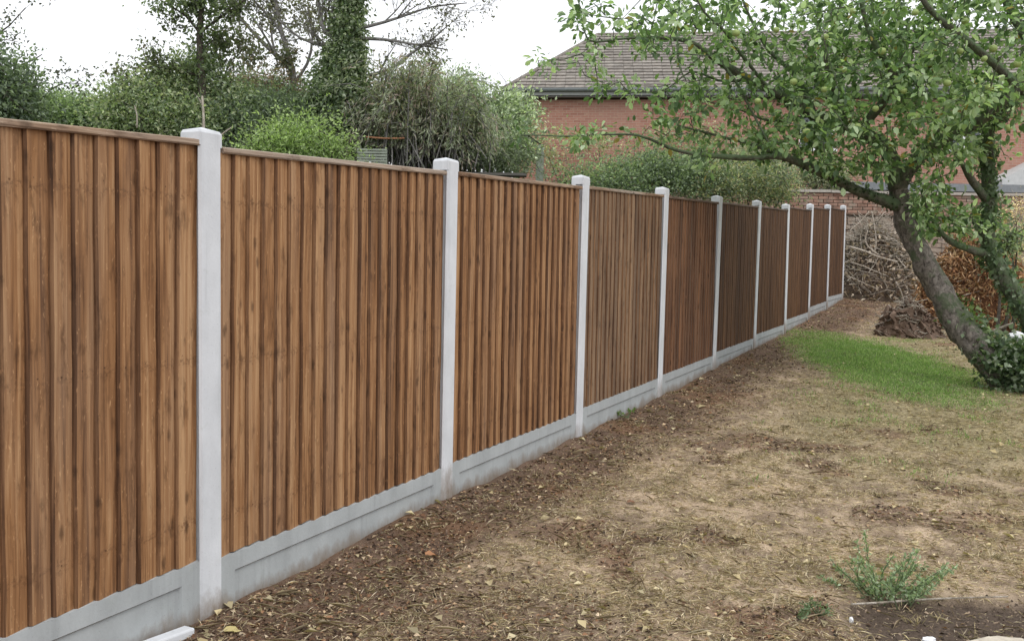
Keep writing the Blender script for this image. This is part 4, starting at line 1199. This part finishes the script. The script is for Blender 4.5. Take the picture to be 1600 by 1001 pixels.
for i in order:
    c_ = cen[i]
    d_ = np.linalg.norm(NA[:nn] - c_, axis=1); j = int(np.argmin(d_)); q_ = NA[j]; L = d_[j]
    if L > .02:
        m_ = (q_ + c_) / 2 + rs.normal(size=3) * L * .12
        r0 = .0045 + .006 * min(1, L)
        tw_.tube([q_, m_, c_], [r0, r0 * .8, .003], 4, cap=False)
        NA[nn] = m_; NA[nn + 1] = c_; nn += 2
    k_ = rs.integers(13, 22)
    dirm = unit(c_ - q_ + 1e-6) if L > .02 else unit(rs.normal(size=3))
    P_ = c_ + rs.normal(size=(k_, 3)) * .046 + dirm * rs.uniform(-.1, .08, (k_, 1))
    LP.append(P_); LT.append(unit(P_ - c_) * .8 + dirm * .4 + rs.normal(size=(k_, 3)) * .35 + np.array([0, 0, -.25])); LT0.append(np.full(k_, tone[i]))
tw_.build('twigs', M_limb, apple, True)['kind'] = 'stuff'
LP, LT, LT0 = np.concatenate(LP), np.concatenate(LT), np.concatenate(LT0)
n = len(LP); L = .074 * (.38 + .95 * rs.random(n))
APC = [(.095, .16, .07), (.165, .26, .11), (.27, .385, .18), (.48, .58, .38)]
cols = palette(n, APC, rs, .2, base=LT0)
yl = rs.random(n) < .015; cols[yl] = np.array([.32, .25, .07])
# leaves with a midrib fold, pointed oval of 6 corners
T = unit(LT); Nn = rs.normal(size=(n, 3)) * .55 + np.array([0, -.1, .7]); B = unit(np.cross(Nn, T)); Nn = np.cross(T, B)
Lc = L[:, None]; Wc = Lc * .62
curl = rs.uniform(.0, .25, (n, 1))
V = np.stack([LP, LP + T * Lc * .3 + B * Wc * .42 + Nn * Wc * .14, LP + T * Lc * .7 + B * Wc * .38 + Nn * Wc * (.10 - curl * .4), LP + T * Lc - Nn * Lc * curl, LP + T * Lc * .7 - B * Wc * .38 + Nn * Wc * (.10 - curl * .4), LP + T * Lc * .3 - B * Wc * .42 + Nn * Wc * .14], 1).reshape(-1, 3)
i_ = np.arange(n)[:, None] * 6
Fq = np.concatenate([i_ + np.array([[0, 1, 2, 3]]), i_ + np.array([[0, 3, 4, 5]])], 0)
o = mesh_obj('foliage', V, Fq, M_leaf, apple, fcol=np.repeat(cols, 6, 0)); o['kind'] = 'stuff'
# mossy growth on the limbs and ivy on both stems
def skin_leaves(name, lines, n, size, cols, seed, out=1.15, jit=.05, parent=apple):
    r_ = np.random.default_rng(seed); Ps, Os = [], []
    Qs, Rs = zip(*[resample(a_, b_, .08) for a_, b_ in lines]); Q = np.concatenate(Qs); Rr = np.concatenate(Rs)
    w_ = Rr / Rr.sum(); idx = r_.choice(len(Q), n, p=w_)
    d_ = unit(r_.normal(size=(n, 3))); P_ = Q[idx] + d_ * (Rr[idx] * out)[:, None] + r_.normal(size=(n, 3)) * jit
    L = size * (.6 + .8 * r_.random(n))
    V, Fq, C = leaf_arrays(P_, d_ * .5 + r_.normal(size=(n, 3)) * .5 + np.array([0, 0, -.5]), d_ + r_.normal(size=(n, 3)) * .3, L, L * .8, palette(n, cols, r_, .25))
    o = mesh_obj(name, V, Fq, M_leaf, parent, fcol=C); o['kind'] = 'stuff'
IVC = [(.06, .095, .05), (.095, .15, .075), (.16, .22, .12), (.36, .41, .32)]
skin_leaves('ivy', [limbs[8]], 3400, .05, IVC, 5, 1.02, .035)
skin_leaves('mossy_growth', [(limbs[0][0][:7], limbs[0][1][:7]), (limbs[2][0][:5], limbs[2][1][:5]), (limbs[5][0][:5], limbs[5][1][:5])], 1500, .03, [(.03, .05, .02), (.06, .09, .035)], 6, 1.0, .015)
bl = [ell(1578, 560, AY - .02, 20, 26), ell(1604, 576, AY - .1, 34, 32), ell(1612, 600, AY - .2, 30, 18), ell(1548, 566, AY - .02, 9, 20), ell(1534, 532, AY + .22, 12, 12), ell(1512, 506, AY + .28, 8, 12)]
V, Fq, C, _ = blob_leaves(bl, 5200, .055, IVC, rs, aspect=.75, clump=.07, shell=.35)
mesh_obj('ivy_mound', V, Fq, M_leaf, apple, fcol=C)['kind'] = 'stuff'
# side shoots low on the trunk
V, Fq, C, _ = blob_leaves([ell(1508, 478, AY + .3, 14, 14), ell(1520, 500, AY + .3, 12, 10), ell(1545, 470, AY + .6, 10, 12)], 200, .05, LG, rs, aspect=.6, clump=.05)
mesh_obj('basal_shoots', V, Fq, M_leaf, apple, fcol=C)['kind'] = 'stuff'
# apples
M_apple, nt, b = newmat('green_apple')
b.inputs['Base Color'].default_value = (.30, .38, .13, 1); b.inputs['Roughness'].default_value = .35
def apple_mesh():
    V, Fc = [], []; nu, nv = 10, 7
    for j in range(nv + 1):
        th = math.pi * j / nv
        for i in range(nu):
            r_ = .034 * (math.sin(th) ** .85) * (1.0 + .06 * math.cos(th)); z = .030 * math.cos(th) - .008 * math.exp(-(th / .35) ** 2)
            V.append((r_ * math.cos(2 * math.pi * i / nu), r_ * math.sin(2 * math.pi * i / nu), z))
    for j in range(nv):
        for i in range(nu): Fc.append((j * nu + i, (j + 1) * nu + i, (j + 1) * nu + (i + 1) % nu, j * nu + (i + 1) % nu))
    b0 = len(V)
    for z, r_ in ((.02, .0018), (.048, .0015)):
        for i in range(4): V.append((r_ * math.cos(i * 1.571), r_ * math.sin(i * 1.571), z))
    for i in range(4): Fc.append((b0 + i, b0 + (i + 1) % 4, b0 + 4 + (i + 1) % 4, b0 + 4 + i))
    me = bpy.data.meshes.new('apple'); me.from_pydata(V, [], Fc); me.materials.append(M_apple)
    me.polygons.foreach_set('use_smooth', np.ones(len(me.polygons), bool)); return me
am = apple_mesh()
for (px, py) in ((1288, 140), (1332, 18), (1213, 47), (1480, 130), (1545, 137), (1340, 198), (1500, 80), (1552, 76), (1538, 92), (1508, 34), (1432, 182), (1150, 52), (1290, 58), (1378, 80), (1462, 68), (1590, 100), (1240, 128), (1368, 170), (1412, 142), (1320, 110), (1575, 200), (1184, 158), (1260, 206), (1430, 20), (1060, 40)):
    o = bpy.data.objects.new('apple', am); COL.objects.link(o); o.parent = apple
    p_ = at(px, py, AY - .62 - rs.random() * .25); o.location = tuple(p_); s_ = rs.uniform(.85, 1.15); o.scale = (s_,) * 3; o.rotation_euler = (rs.normal() * .2, rs.normal() * .2, 0)
place(apple)

# ------------------------------------------------------------------ mounds and piles at the far end
def clod_mound(name, label, cat, px0, px1, pybase, h, depthr, mat, seed, jag=.35, nclod=260, clodr=.06):
    r_ = np.random.default_rng(seed)
    c0 = ground_at((px0 + px1) / 2, pybase); w_ = (px1 - px0) / 2 * c0[1] / F
    cy = c0[1] + depthr
    t = thing(name, label, cat, None, (float(c0[0]), float(cy), float(gz(c0[0], cy))))
    nu, nv = 40, 26; V = []
    for j in range(nv):
        r1 = j / (nv - 1)
        for i in range(nu):
            a_ = 2 * math.pi * i / nu
            x_, y_ = c0[0] + w_ * r1 * math.cos(a_), cy + depthr * r1 * math.sin(a_)
            hh = h * max(0, math.cos(r1 * math.pi / 2)) ** .8
            nv_ = mnoise.fractal(Vector((x_ * 3.1, y_ * 3.1, seed)), 1, 2, 4)
            V.append((x_, y_, float(gz(x_, y_)) - .02 + hh * (1 + jag * nv_) + .03 * nv_ * (1 - r1)))
    Fc = [(j * nu + i, j * nu + (i + 1) % nu, (j + 1) * nu + (i + 1) % nu, (j + 1) * nu + i) for j in range(nv - 1) for i in range(nu)]
    mesh_obj('heap', V, Fc, mat, t, True)
    V = np.array(V)
    return t, V, r_
def clods(V, r_, n, rad, mat, t, name='clods'):
    mb = MB()
    for _ in range(n):
        c_ = V[r_.integers(len(V))]; s_ = rad * r_.uniform(.4, 1.5)
        A_ = unit(r_.normal(size=(3, 3)))
        pts = [c_ + A_[0] * s_ * r_.uniform(.6, 1.1), c_ - A_[0] * s_ * r_.uniform(.6, 1.1), c_ + A_[1] * s_ * r_.uniform(.4, 1), c_ - A_[1] * s_ * r_.uniform(.4, 1), c_ + A_[2] * s_ * r_.uniform(.4, .9), c_ - A_[2] * s_ * r_.uniform(.4, .9)]
        mb.add(pts, [(0, 2, 4), (2, 1, 4), (1, 3, 4), (3, 0, 4), (2, 0, 5), (1, 2, 5), (3, 1, 5), (0, 3, 5)])
    mb.build(name, mat, t)['kind'] = 'stuff'
def stickheap(V, r_, n, lr, rr, mat, t, name, updir=.25, lift=.1, cols=None):
    mb = MB()
    for _ in range(n):
        c_ = V[r_.integers(len(V))] + np.array([0, 0, r_.uniform(-.05, lift)])
        d_ = unit(r_.normal(size=3) * np.array([1, .8, .35]) + np.array([0, 0, updir * r_.random()])); l_ = r_.uniform(*lr); r0 = r_.uniform(*rr)
        P_ = [c_ - d_ * l_ * .5, c_ + r_.normal(size=3) * l_ * .07, c_ + d_ * l_ * .25 + r_.normal(size=3) * l_ * .08, c_ + d_ * l_ * .5 + r_.normal(size=3) * l_ * .1]
        mb.tube(P_, [r0, r0 * .85, r0 * .6, r0 * .35], 5, cap=False)
    o = mb.build(name, mat, t, True); o['kind'] = 'stuff'; return o
t, V, r_ = clod_mound('soil_heap', 'dark dug soil and root heap at the left foot of the apple tree', 'soil heap', 1384, 1492, 527, .33, .40, M_soilclod, 3, .9)
clods(V, r_, 900, .06, M_soilclod, t); clods(V, r_, 60, .13, M_soilclod, t, 'lumps'); stickheap(V, r_, 160, (.15, .5), (.004, .010), M_deadwood, t, 'roots'); place(t)
# brush pile
M_brushcore = plain('brush_core', (.11, .08, .06), .95, .5, 14)
t, V, r_ = clod_mound('brush_pile', 'tall heap of pale dead branches between the last fence post and apple trunk', 'brush pile', 1308, 1470, 470, 1.15, .9, M_brushcore, 4, .35)
stickheap(V, r_, 700, (.3, 1.1), (.004, .011), M_deadwood, t, 'twigs', .5, .35)
stickheap(V, r_, 550, (.2, .8), (.004, .010), M_twig, t, 'dark_twigs', .3, .2)
clods(V, r_, 260, .07, M_brushcore, t, 'leaf_clumps')
n = 7000; P_ = V[r_.integers(0, len(V), n)] + r_.normal(size=(n, 3)) * .1; L = .09 * (.5 + r_.random(n))
Vv, Fq, C = leaf_arrays(P_, r_.normal(size=(n, 3)), r_.normal(size=(n, 3)) + np.array([0, 0, .5]), L, L * .5, palette(n, [(.16, .11, .08), (.38, .29, .21), (.62, .52, .41)], r_, .25))
mesh_obj('dead_leaves', Vv, Fq, M_dry, t, fcol=C)['kind'] = 'stuff'
mb = MB()
YB = float(ground_at(1390, 470)[1])
for pts, r0 in (([(1325, 385), (1350, 392), (1375, 402), (1402, 409)], .026), ([(1372, 398), (1356, 385), (1352, 372), (1356, 360)], .02), ([(1366, 396), (1369, 378), (1366, 352), (1362, 330)], .014),
                ([(1326, 362), (1345, 345), (1358, 330)], .01), ([(1330, 410), (1350, 416), (1370, 425), (1385, 430)], .014), ([(1322, 430), (1345, 440), (1372, 452)], .012), ([(1400, 440), (1408, 455), (1412, 470)], .012), ([(1340, 330), (1352, 340), (1370, 345)], .008)):
    P_, R_ = resample([at(p_[0], p_[1], YB - .25) for p_ in pts], list(np.linspace(r0, r0 * .6, len(pts))), .1); mb.tube(P_, R_, 8, jag=.1)
mb.build('large_branches', M_deadwood, t, True)
place(t)
# red-brown dead foliage heap
M_redcore = plain('red_soil', (.11, .05, .025), .95, .4, 10)
t, V, r_ = clod_mound('dead_conifer_heap', 'rust brown heap of dead conifer cuttings behind the two apple stems', 'garden waste heap', 1472, 1660, 520, 1.35, 1.0, M_redcore, 6, .4)
n = 30000; P_ = V[r_.integers(0, len(V), n)] + r_.normal(size=(n, 3)) * .07; L = .085 * (.5 + r_.random(n))
Vv, Fq, C = leaf_arrays(P_, r_.normal(size=(n, 3)) + np.array([0, -.3, -.8]), r_.normal(size=(n, 3)) + np.array([0, 0, .3]), L, L * .25, palette(n, [(.12, .055, .03), (.30, .15, .07), (.46, .27, .14), (.60, .44, .27)], r_, .3))
mesh_obj('dead_foliage', Vv, Fq, M_dry, t, fcol=C)['kind'] = 'stuff'
stickheap(V, r_, 160, (.2, .7), (.004, .009), M_deadwood, t, 'twigs'); place(t)
# tan twiggy growth at the far right edge
plant('dry_weeds', 'dry tan weeds and twigs at the right edge before the far wall', 'weeds', [ell(1595, 420, 17.5, 28, 50), ell(1600, 350, 18, 20, 40)], 2600, .07, [(.14, .10, .06), (.27, .2, .12), (.38, .3, .2)], 15, None, stems=14, aspect=.25, stem_mat=M_deadwood)
plant('young_bay_plant', 'small bright green sapling right of the second apple stem', 'sapling', [ell(1577, 372, 14.5, 15, 18), ell(1572, 385, 14.5, 10, 10)], 700, .06, MD, 16, None, stems=3, clump=.1)
# long dry stalk and pale straw near the piles
mb = MB(); P_ = [ground_at(1385, 462) + np.array([0, 0, .03]), ground_at(1410, 468) + np.array([0, 0, .06]), ground_at(1440, 482) + np.array([0, 0, .05])]
mb.tube(resample(P_, [.012] * 3, .1)[0], [.012] * 40, 6); o = mb.build('fallen_branch', M_deadwood, None, True); tag(o, 'pale fallen branch on the bare soil in front of the brush pile', 'branch')
mb = MB(); P_ = [at(1540, 521, AY + 1.1), at(1560, 513, AY + 1.1), at(1583, 505, AY + 1.05)]
mb.tube(resample(P_, [.018, .016, .01], .1)[0], [.016] * 40, 6); o = mb.build('pale_stick', M_deadwood, None, True); tag(o, 'pale stick leaning over the ivy at the right foot of the rust brown heap', 'stick')

# ------------------------------------------------------------------ small things on the ground
def rock(name, px, py, sx, sy, sz, mat, label, cat, seed, dz=0, Y=None):
    r_ = np.random.default_rng(seed); c_ = ground_at(px, py) if Y is None else at(px, py, Y)
    if Y is None: c_ = np.array([c_[0], c_[1], float(gz(c_[0], c_[1])) + dz])
    V, Fc = [], []; nu, nv = 12, 7
    for j in range(nv + 1):
        for i in range(nu):
            th, ph = math.pi * j / nv, 2 * math.pi * i / nu
            d_ = np.array([math.sin(th) * math.cos(ph), math.sin(th) * math.sin(ph), math.cos(th)])
            k_ = 1 + .35 * mnoise.noise(Vector(d_ * 1.6 + seed)) + .12 * mnoise.noise(Vector(d_ * 5 + seed))
            V.append(tuple(d_ * k_ * np.array([sx, sy, sz])))
    for j in range(nv):
        for i in range(nu): Fc.append((j * nu + i, (j + 1) * nu + i, (j + 1) * nu + (i + 1) % nu, j * nu + (i + 1) % nu))
    o = mesh_obj(name, V, Fc, mat); o.location = tuple(c_); return tag(o, label, cat)
rock('white_rubble', 1452, 990, .030, .018, .014, M_whitestone, 'bright white rubble lump in the dark bed at the bottom edge', 'stone', 1, .006)
rock('white_pebble', 1330, 973, .009, .009, .014, M_whitestone, 'small upright white pebble at the left tip of the dark bed', 'pebble', 2, .01)
rock('sandstone_slab', 1566, 1003, .125, .05, .026, M_stone, 'tan flat stone at the bottom right corner', 'stone', 3, .032)
rock('white_boulder', 1347, 462, .085, .08, .08, M_whitestone, 'round white lump at the foot of the brush pile', 'stone', 4, .05)
rock('white_bag', 1588, 527, .085, .07, .06, M_whitestone, 'white lump on the ivy at the right edge behind the apple trunk', 'bag', 5, 0, Y=AY + .3)
# stick at bed edge
mb = MB(); P_ = []
for (px, py) in ((1330, 951), (1380, 943), (1430, 935), (1500, 930), (1575, 931)):
    q_ = ground_at(px, py); P_.append(np.array([q_[0], q_[1], float(gz(q_[0], q_[1])) + .028]))
Q, RQ = resample(P_, [.0045, .005, .005, .004, .003], .05); mb.tube(Q, RQ, 6)
o = mb.build('bed_edge_stick', M_deadwood, None, True); tag(o, 'long thin dry stem lying along the edge of the dark bed', 'stick')
# grey green weed
def weed(name, label, cat, stems, cols, seed, leaf=.022, mat=None, group=None):
    r_ = np.random.default_rng(seed); b0 = stems[0][0]
    t = thing(name, label, cat, group, tuple(float(v) for v in b0)); mb = MB(); LP_, LT_ = [], []
    for b_, e_ in stems:
        m_ = (b_ + e_) / 2 + r_.normal(size=3) * .02; P_, R_ = resample([b_, m_, e_], [.0035, .0025, .0012], .015); mb.tube(P_, R_, 4, cap=False)
        for j in range(3, len(P_)):
            k_ = 4; LP_.append(P_[j] + r_.normal(size=(k_, 3)) * .006); LT_.append(r_.normal(size=(k_, 3)) + unit(e_ - b_) * .8)
    LP_, LT_ = np.concatenate(LP_), np.concatenate(LT_); n = len(LP_); L = leaf * (.6 + .8 * r_.random(n))
    V, Fq, C = leaf_arrays(LP_, LT_, r_.normal(size=(n, 3)) + np.array([0, 0, .6]), L, L * .5, palette(n, cols, r_, .2))
    mb.build('stem', M_leafstem, t, True); mesh_obj('foliage', V, Fq, M_leaf, t, fcol=C)['kind'] = 'stuff'; place(t)
M_leafstem = plain('green_stem', (.12, .16, .08), .7, .2)
r_ = np.random.default_rng(9); st_ = []
wb0 = ground_at(1385, 935)
def gpt(px, py): q_ = ground_at(px, py); return np.array([q_[0], q_[1], float(gz(q_[0], q_[1]))])
for (bx, by, ex, ey, n) in ((1365, 925, 1342, 832, 2), (1370, 930, 1325, 880, 4), (1380, 935, 1350, 872, 5), (1390, 930, 1400, 878, 5), (1395, 925, 1425, 868, 5), (1400, 930, 1475, 884, 4), (1350, 925, 1310, 908, 3), (1390, 938, 1375, 905, 6), (1405, 935, 1450, 915, 5)):
    b_ = gpt(bx, by)
    for _ in range(n):
        e_ = at(ex, ey, b_[1] + r_.normal() * .06) + r_.normal(size=3) * np.array([.035, .03, .022]); e_[2] = max(e_[2], b_[2] + .015)
        st_.append((b_ + r_.normal(size=3) * np.array([.03, .03, 0]), e_))
weed('grey_green_weed', 'bushy grey green weed growing beside the dark bed at the lower right', 'weed', st_, [(.17, .24, .13), (.26, .35, .20), (.36, .45, .29), (.48, .55, .40)], 10, .018)
for q_, (bx, by, lab) in enumerate(((1278, 972, 'tiny green seedling nearest the left tip of the dark bed'), (1252, 976, 'tiny green seedling left of another near the bottom edge'))):
    b_ = gpt(bx, by); st_ = []
    for _ in range(6): st_.append((b_, b_ + r_.normal(size=3) * np.array([.03, .03, .01]) + np.array([0, 0, .05])))
    weed('small_weed', lab, 'weed', st_, [(.13, .2, .1), (.22, .3, .18)], 11 + q_ * 30, .014, group='tiny weeds at the bottom edge')
b_ = gpt(981, 655); st_ = [(b_, b_ + r_.normal(size=3) * np.array([.05, .05, .01]) + np.array([0, 0, .06])) for _ in range(4)]
weed('dandelion_seedling', 'single small green seedling at the fence foot right of the third post', 'weed', st_, [(.12, .2, .05), (.2, .3, .08)], 12, .022)

# singled-out fallen leaves
def fallen(px, py, size, col, label, rot, seed):
    q_ = gpt(px, py); r_ = np.random.default_rng(seed)
    V, Fc = [], []; k_ = 14
    V.append((0, 0, .012))
    for i in range(k_):
        a_ = 2 * math.pi * i / k_; rr = size * (.5 + .08 * math.cos(2 * a_) + .05 * r_.normal()) * (1.0 if i else 1.25)
        V.append((rr * math.cos(a_), rr * .72 * math.sin(a_), .012 + .18 * size * abs(math.sin(a_)) + .06 * size * r_.normal()))
    for i in range(k_): Fc.append((0, 1 + i, 1 + (i + 1) % k_))
    o = mesh_obj('fallen_leaf', V, Fc, M_dry, None, True, fcol=np.tile(np.array(col), (k_ + 1, 1))); o.location = tuple(q_); o.rotation_euler = (.25, .15, rot)
    tag(o, label, 'leaf', 'larger fallen leaves on the ground')
fallen(360, 994, .055, (.52, .44, .20), 'pale yellow fallen leaf at the foot of the nearest post', .4, 1)
fallen(1214, 812, .05, (.55, .45, .24), 'curled cream leaf beside the small dark hollow in the dry grass', 1.2, 2)
fallen(1037, 879, .045, (.52, .44, .28), 'pale cream leaf on dry grass in the lower middle', 2.2, 3)
fallen(766, 886, .05, (.45, .37, .25), 'pointed tan leaf on soil in line below the second post', .9, 4)
fallen(985, 788, .045, (.22, .12, .07), 'dark curled brown leaf on the dry grass edge right of the second post', .3, 5)
fallen(1292, 748, .055, (.52, .43, .24), 'pair tinted yellow leaf on the dry grass below the green patch', 2.8, 6)
fallen(1510, 867, .045, (.5, .4, .22), 'tan leaf right of the grey green weed', 1.9, 7)
fallen(672, 870, .06, (.40, .20, .10), 'rusty orange leaf on the soil below the second post', .7, 8)

# ------------------------------------------------------------------ litter, straw, grass (uncountable)
def scatter(n, seed, y0=3.2, y1=21, power=1.7):
    r_ = np.random.default_rng(seed)
    # denser near the camera so that it stays even in the picture
    u_ = r_.random(n); y = (y0 ** (1 - power) + u_ * (y1 ** (1 - power) - y0 ** (1 - power))) ** (1 / (1 - power))
    xl = FP[0] + (y - FP[1]) * math.tan(FA); xr = y * .60 + .4
    x = xl + .02 + (xr - xl) * r_.random(n)
    return x, y, r_
def ground_leaves(name, n, seed, keep, size, aspect, cols, flat=.25, lift=.004, y1=21, power=1.7, mat=None, up=0.0, grow=.0):
    x, y, r_ = scatter(n, seed, y1=y1, power=power)
    m_ = r_.random(n) < keep(x, y, r_); x, y = x[m_], y[m_]; n = len(x)
    z = gz(x, y) + lift * r_.random(n)
    P_ = np.stack([x, y, z], -1); an = r_.random(n) * 2 * math.pi
    T_ = np.stack([np.cos(an), np.sin(an), r_.normal(size=n) * flat + up], -1)
    Nn = np.stack([r_.normal(size=n) * .35, r_.normal(size=n) * .35, np.ones(n)], -1)
    L = size * (.4 + 1.3 * r_.random(n) ** 1.7) * (1 + grow * (y - 4) / 10)
    Wd_ = L * aspect if aspect > .1 else np.maximum(aspect * L, .0019 * (1 + (y - 4) * .12))
    V, Fq, C = leaf_arrays(P_, T_, Nn, L, Wd_, palette(n, cols, r_, .22))
    o = mesh_obj(name, V, Fq, mat or M_dry, None, fcol=C); o['kind'] = 'stuff'
    return o, n
def k_soil(x, y, r_): s_, g_, o_, b_ = masks(x, y); return np.clip(s_ * (.45 + .9 * vnoise(x, y, .3, 12)) + .05 + .04 * o_ + .5 * ss(.12, .0, fdist(x, y)) - g_ * .12, 0, 1)
def k_straw(x, y, r_): s_, g_, o_, b_ = masks(x, y); return np.clip((1 - s_ * .82) * (1 - g_ * .93) * (1 - b_ * .93), 0, 1) * (.35 + .65 * ss(.35, .6, fbm(x, y, .25, 75)))
def k_green(x, y, r_): s_, g_, o_, b_ = masks(x, y); return np.clip(g_ + o_ * .10 * ss(.5, .65, fbm(x, y, .4, 88)) * 2, 0, 1) * (1 - b_)
STRAW = [(.22, .16, .10), (.47, .37, .235), (.66, .55, .385), (.84, .74, .58)]
o, n1_ = ground_leaves('straw', 240000, 1, k_straw, .040, .05, STRAW, .16, .012, power=1.6)
tag(o, 'matted straw coloured dry grass over most of the garden', 'dry grass')
o, n2_ = ground_leaves('leaf_litter', 75000, 2, k_soil, .019, .6, [(.03, .018, .012), (.06, .035, .022), (.07, .035, .02), (.17, .085, .045), (.32, .18, .10), (.48, .35, .22), (.60, .49, .35)], .3, .008, power=1.5, grow=.5)
tag(o, 'brown and tan leaf and chip litter along the fence foot', 'leaf litter')
o, n3_ = ground_leaves('pale_leaves', 2300, 3, lambda x, y, r_: np.clip(.6 - masks(x, y)[3], 0, 1), .042, .62, [(.40, .32, .17), (.50, .42, .25), (.58, .5, .32)], .25, .012, power=1.3)
tag(o, 'scattered small pale yellow leaves over grass and soil', 'leaves')
o, n4_ = ground_leaves('twig_litter', 9000, 4, lambda x, y, r_: np.clip(masks(x, y)[0] + .25, 0, 1), .10, .035, [(.16, .11, .07), (.34, .27, .18), (.5, .43, .32)], .18, .014, power=1.6)
tag(o, 'dry stalks and twig bits strewn on the bare soil', 'twigs')
GRN = [(.14, .24, .07), (.22, .36, .10), (.32, .46, .16), (.50, .54, .30)]
x = None
def green_blades(name, n, seed):
    r_ = np.random.default_rng(seed)
    x = r_.uniform(1.2, 8, n); y = r_.uniform(6.0, 17, n)
    m_ = r_.random(n) < k_green(x, y, r_); x, y = x[m_], y[m_]; n = len(x)
    P_ = np.stack([x, y, gz(x, y) - .003], -1)
    T_ = np.stack([r_.normal(size=n) * .55, r_.normal(size=n) * .55, np.ones(n)], -1)
    L = .030 * (.35 + 1.1 * r_.random(n) ** 1.5) * (.7 + .8 * vnoise(x, y, .18, 17))
    V, Fq, C = leaf_arrays(P_, T_, r_.normal(size=(n, 3)), L, np.full(n, .006), palette(n, GRN, r_, .2))
    o = mesh_obj(name, V, Fq, M_leaf, None, fcol=C); o['kind'] = 'stuff'; return o, n
o, n5_ = green_blades('lawn_grass', 420000, 5)
tag(o, 'patch of fresh short green grass in front of the apple tree', 'grass')
# upright dry tufts and soil crumbs give the ground some height
r_ = np.random.default_rng(14)
tx, ty, _r = scatter(1500, 15, y1=16, power=1.5)
kk_ = r_.random(len(tx)) < k_straw(tx, ty, r_) * .8 + .1; tx, ty = tx[kk_], ty[kk_]
rep = r_.integers(8, 26, len(tx)); bx_ = np.repeat(tx, rep) + r_.normal(size=rep.sum()) * .022; by_ = np.repeat(ty, rep) + r_.normal(size=rep.sum()) * .022; n = len(bx_)
T_ = np.stack([r_.normal(size=n) * .7, r_.normal(size=n) * .7, np.full(n, .8)], -1); L = .045 * (.4 + r_.random(n))
V, Fq, C = leaf_arrays(np.stack([bx_, by_, gz(bx_, by_) - .004], -1), T_, r_.normal(size=(n, 3)), L, np.full(n, .0026), palette(n, [(.20, .17, .08), (.42, .34, .2), (.68, .58, .42)], r_, .25))
o = mesh_obj('dry_tufts', V, Fq, M_dry, None, fcol=C); o['kind'] = 'stuff'; tag(o, 'small upright tufts of dry grass all over the worn lawn', 'dry grass')
cx_, cy_, _r = scatter(9000, 16, y1=18, power=1.6)
kk_ = r_.random(len(cx_)) < masks(cx_, cy_)[0] * .9 + .03; cx_, cy_ = cx_[kk_], cy_[kk_]
mb = MB()
for x_, y_, z_ in zip(cx_, cy_, gz(cx_, cy_)):
    s_ = .004 + .014 * r_.random() ** 3; A_ = unit(r_.normal(size=(3, 3))); c_ = np.array([x_, y_, z_ + s_ * .25])
    pts = [c_ + A_[0] * s_, c_ - A_[0] * s_ * .8, c_ + A_[1] * s_ * .8, c_ - A_[1] * s_, c_ + A_[2] * s_ * .7, c_ - A_[2] * s_ * .7]
    mb.add(pts, [(0, 2, 4), (2, 1, 4), (1, 3, 4), (3, 0, 4), (2, 0, 5), (1, 2, 5), (3, 1, 5), (0, 3, 5)], 0, tuple(np.array([.17, .115, .08]) * r_.uniform(.5, 1.6)))
o = mb.build('soil_crumbs', M_dry); o['kind'] = 'stuff'; tag(o, 'crumbs and small clods of bare soil along the fence foot', 'soil')
# pebbles in the dark bed
r_ = np.random.default_rng(8); mb = MB()
for _ in range(1600):
    x_, y_ = r_.uniform(1.3, 2.9), r_.uniform(3.2, 4.3)
    if bedmask(np.array(x_), np.array(y_)) < .5: continue
    s_ = r_.uniform(.002, .009) * (1 if r_.random() < .9 else 1.7); c_ = np.array([x_, y_, float(gz(x_, y_)) + s_ * .3]); A_ = unit(r_.normal(size=(3, 3)))
    col = np.array([.10, .075, .055]) * (1 if r_.random() < .6 else 3.5) * r_.uniform(.7, 1.3)
    pts = [c_ + A_[0] * s_, c_ - A_[0] * s_, c_ + A_[1] * s_ * .8, c_ - A_[1] * s_ * .8, c_ + A_[2] * s_ * .6, c_ - A_[2] * s_ * .6]
    mb.add(pts, [(0, 2, 4), (2, 1, 4), (1, 3, 4), (3, 0, 4), (2, 0, 5), (1, 2, 5), (3, 1, 5), (0, 3, 5)], 0, tuple(col))
o = mb.build('gravel', M_dry); o['kind'] = 'stuff'; tag(o, 'small stones and clods in the dark bed at the lower right', 'gravel')
print('counts', n1_, n2_, n3_, n4_, n5_)
SC.cycles.max_bounces = 6
SC.cycles.diffuse_bounces = 3
SC.cycles.transparent_max_bounces = 4
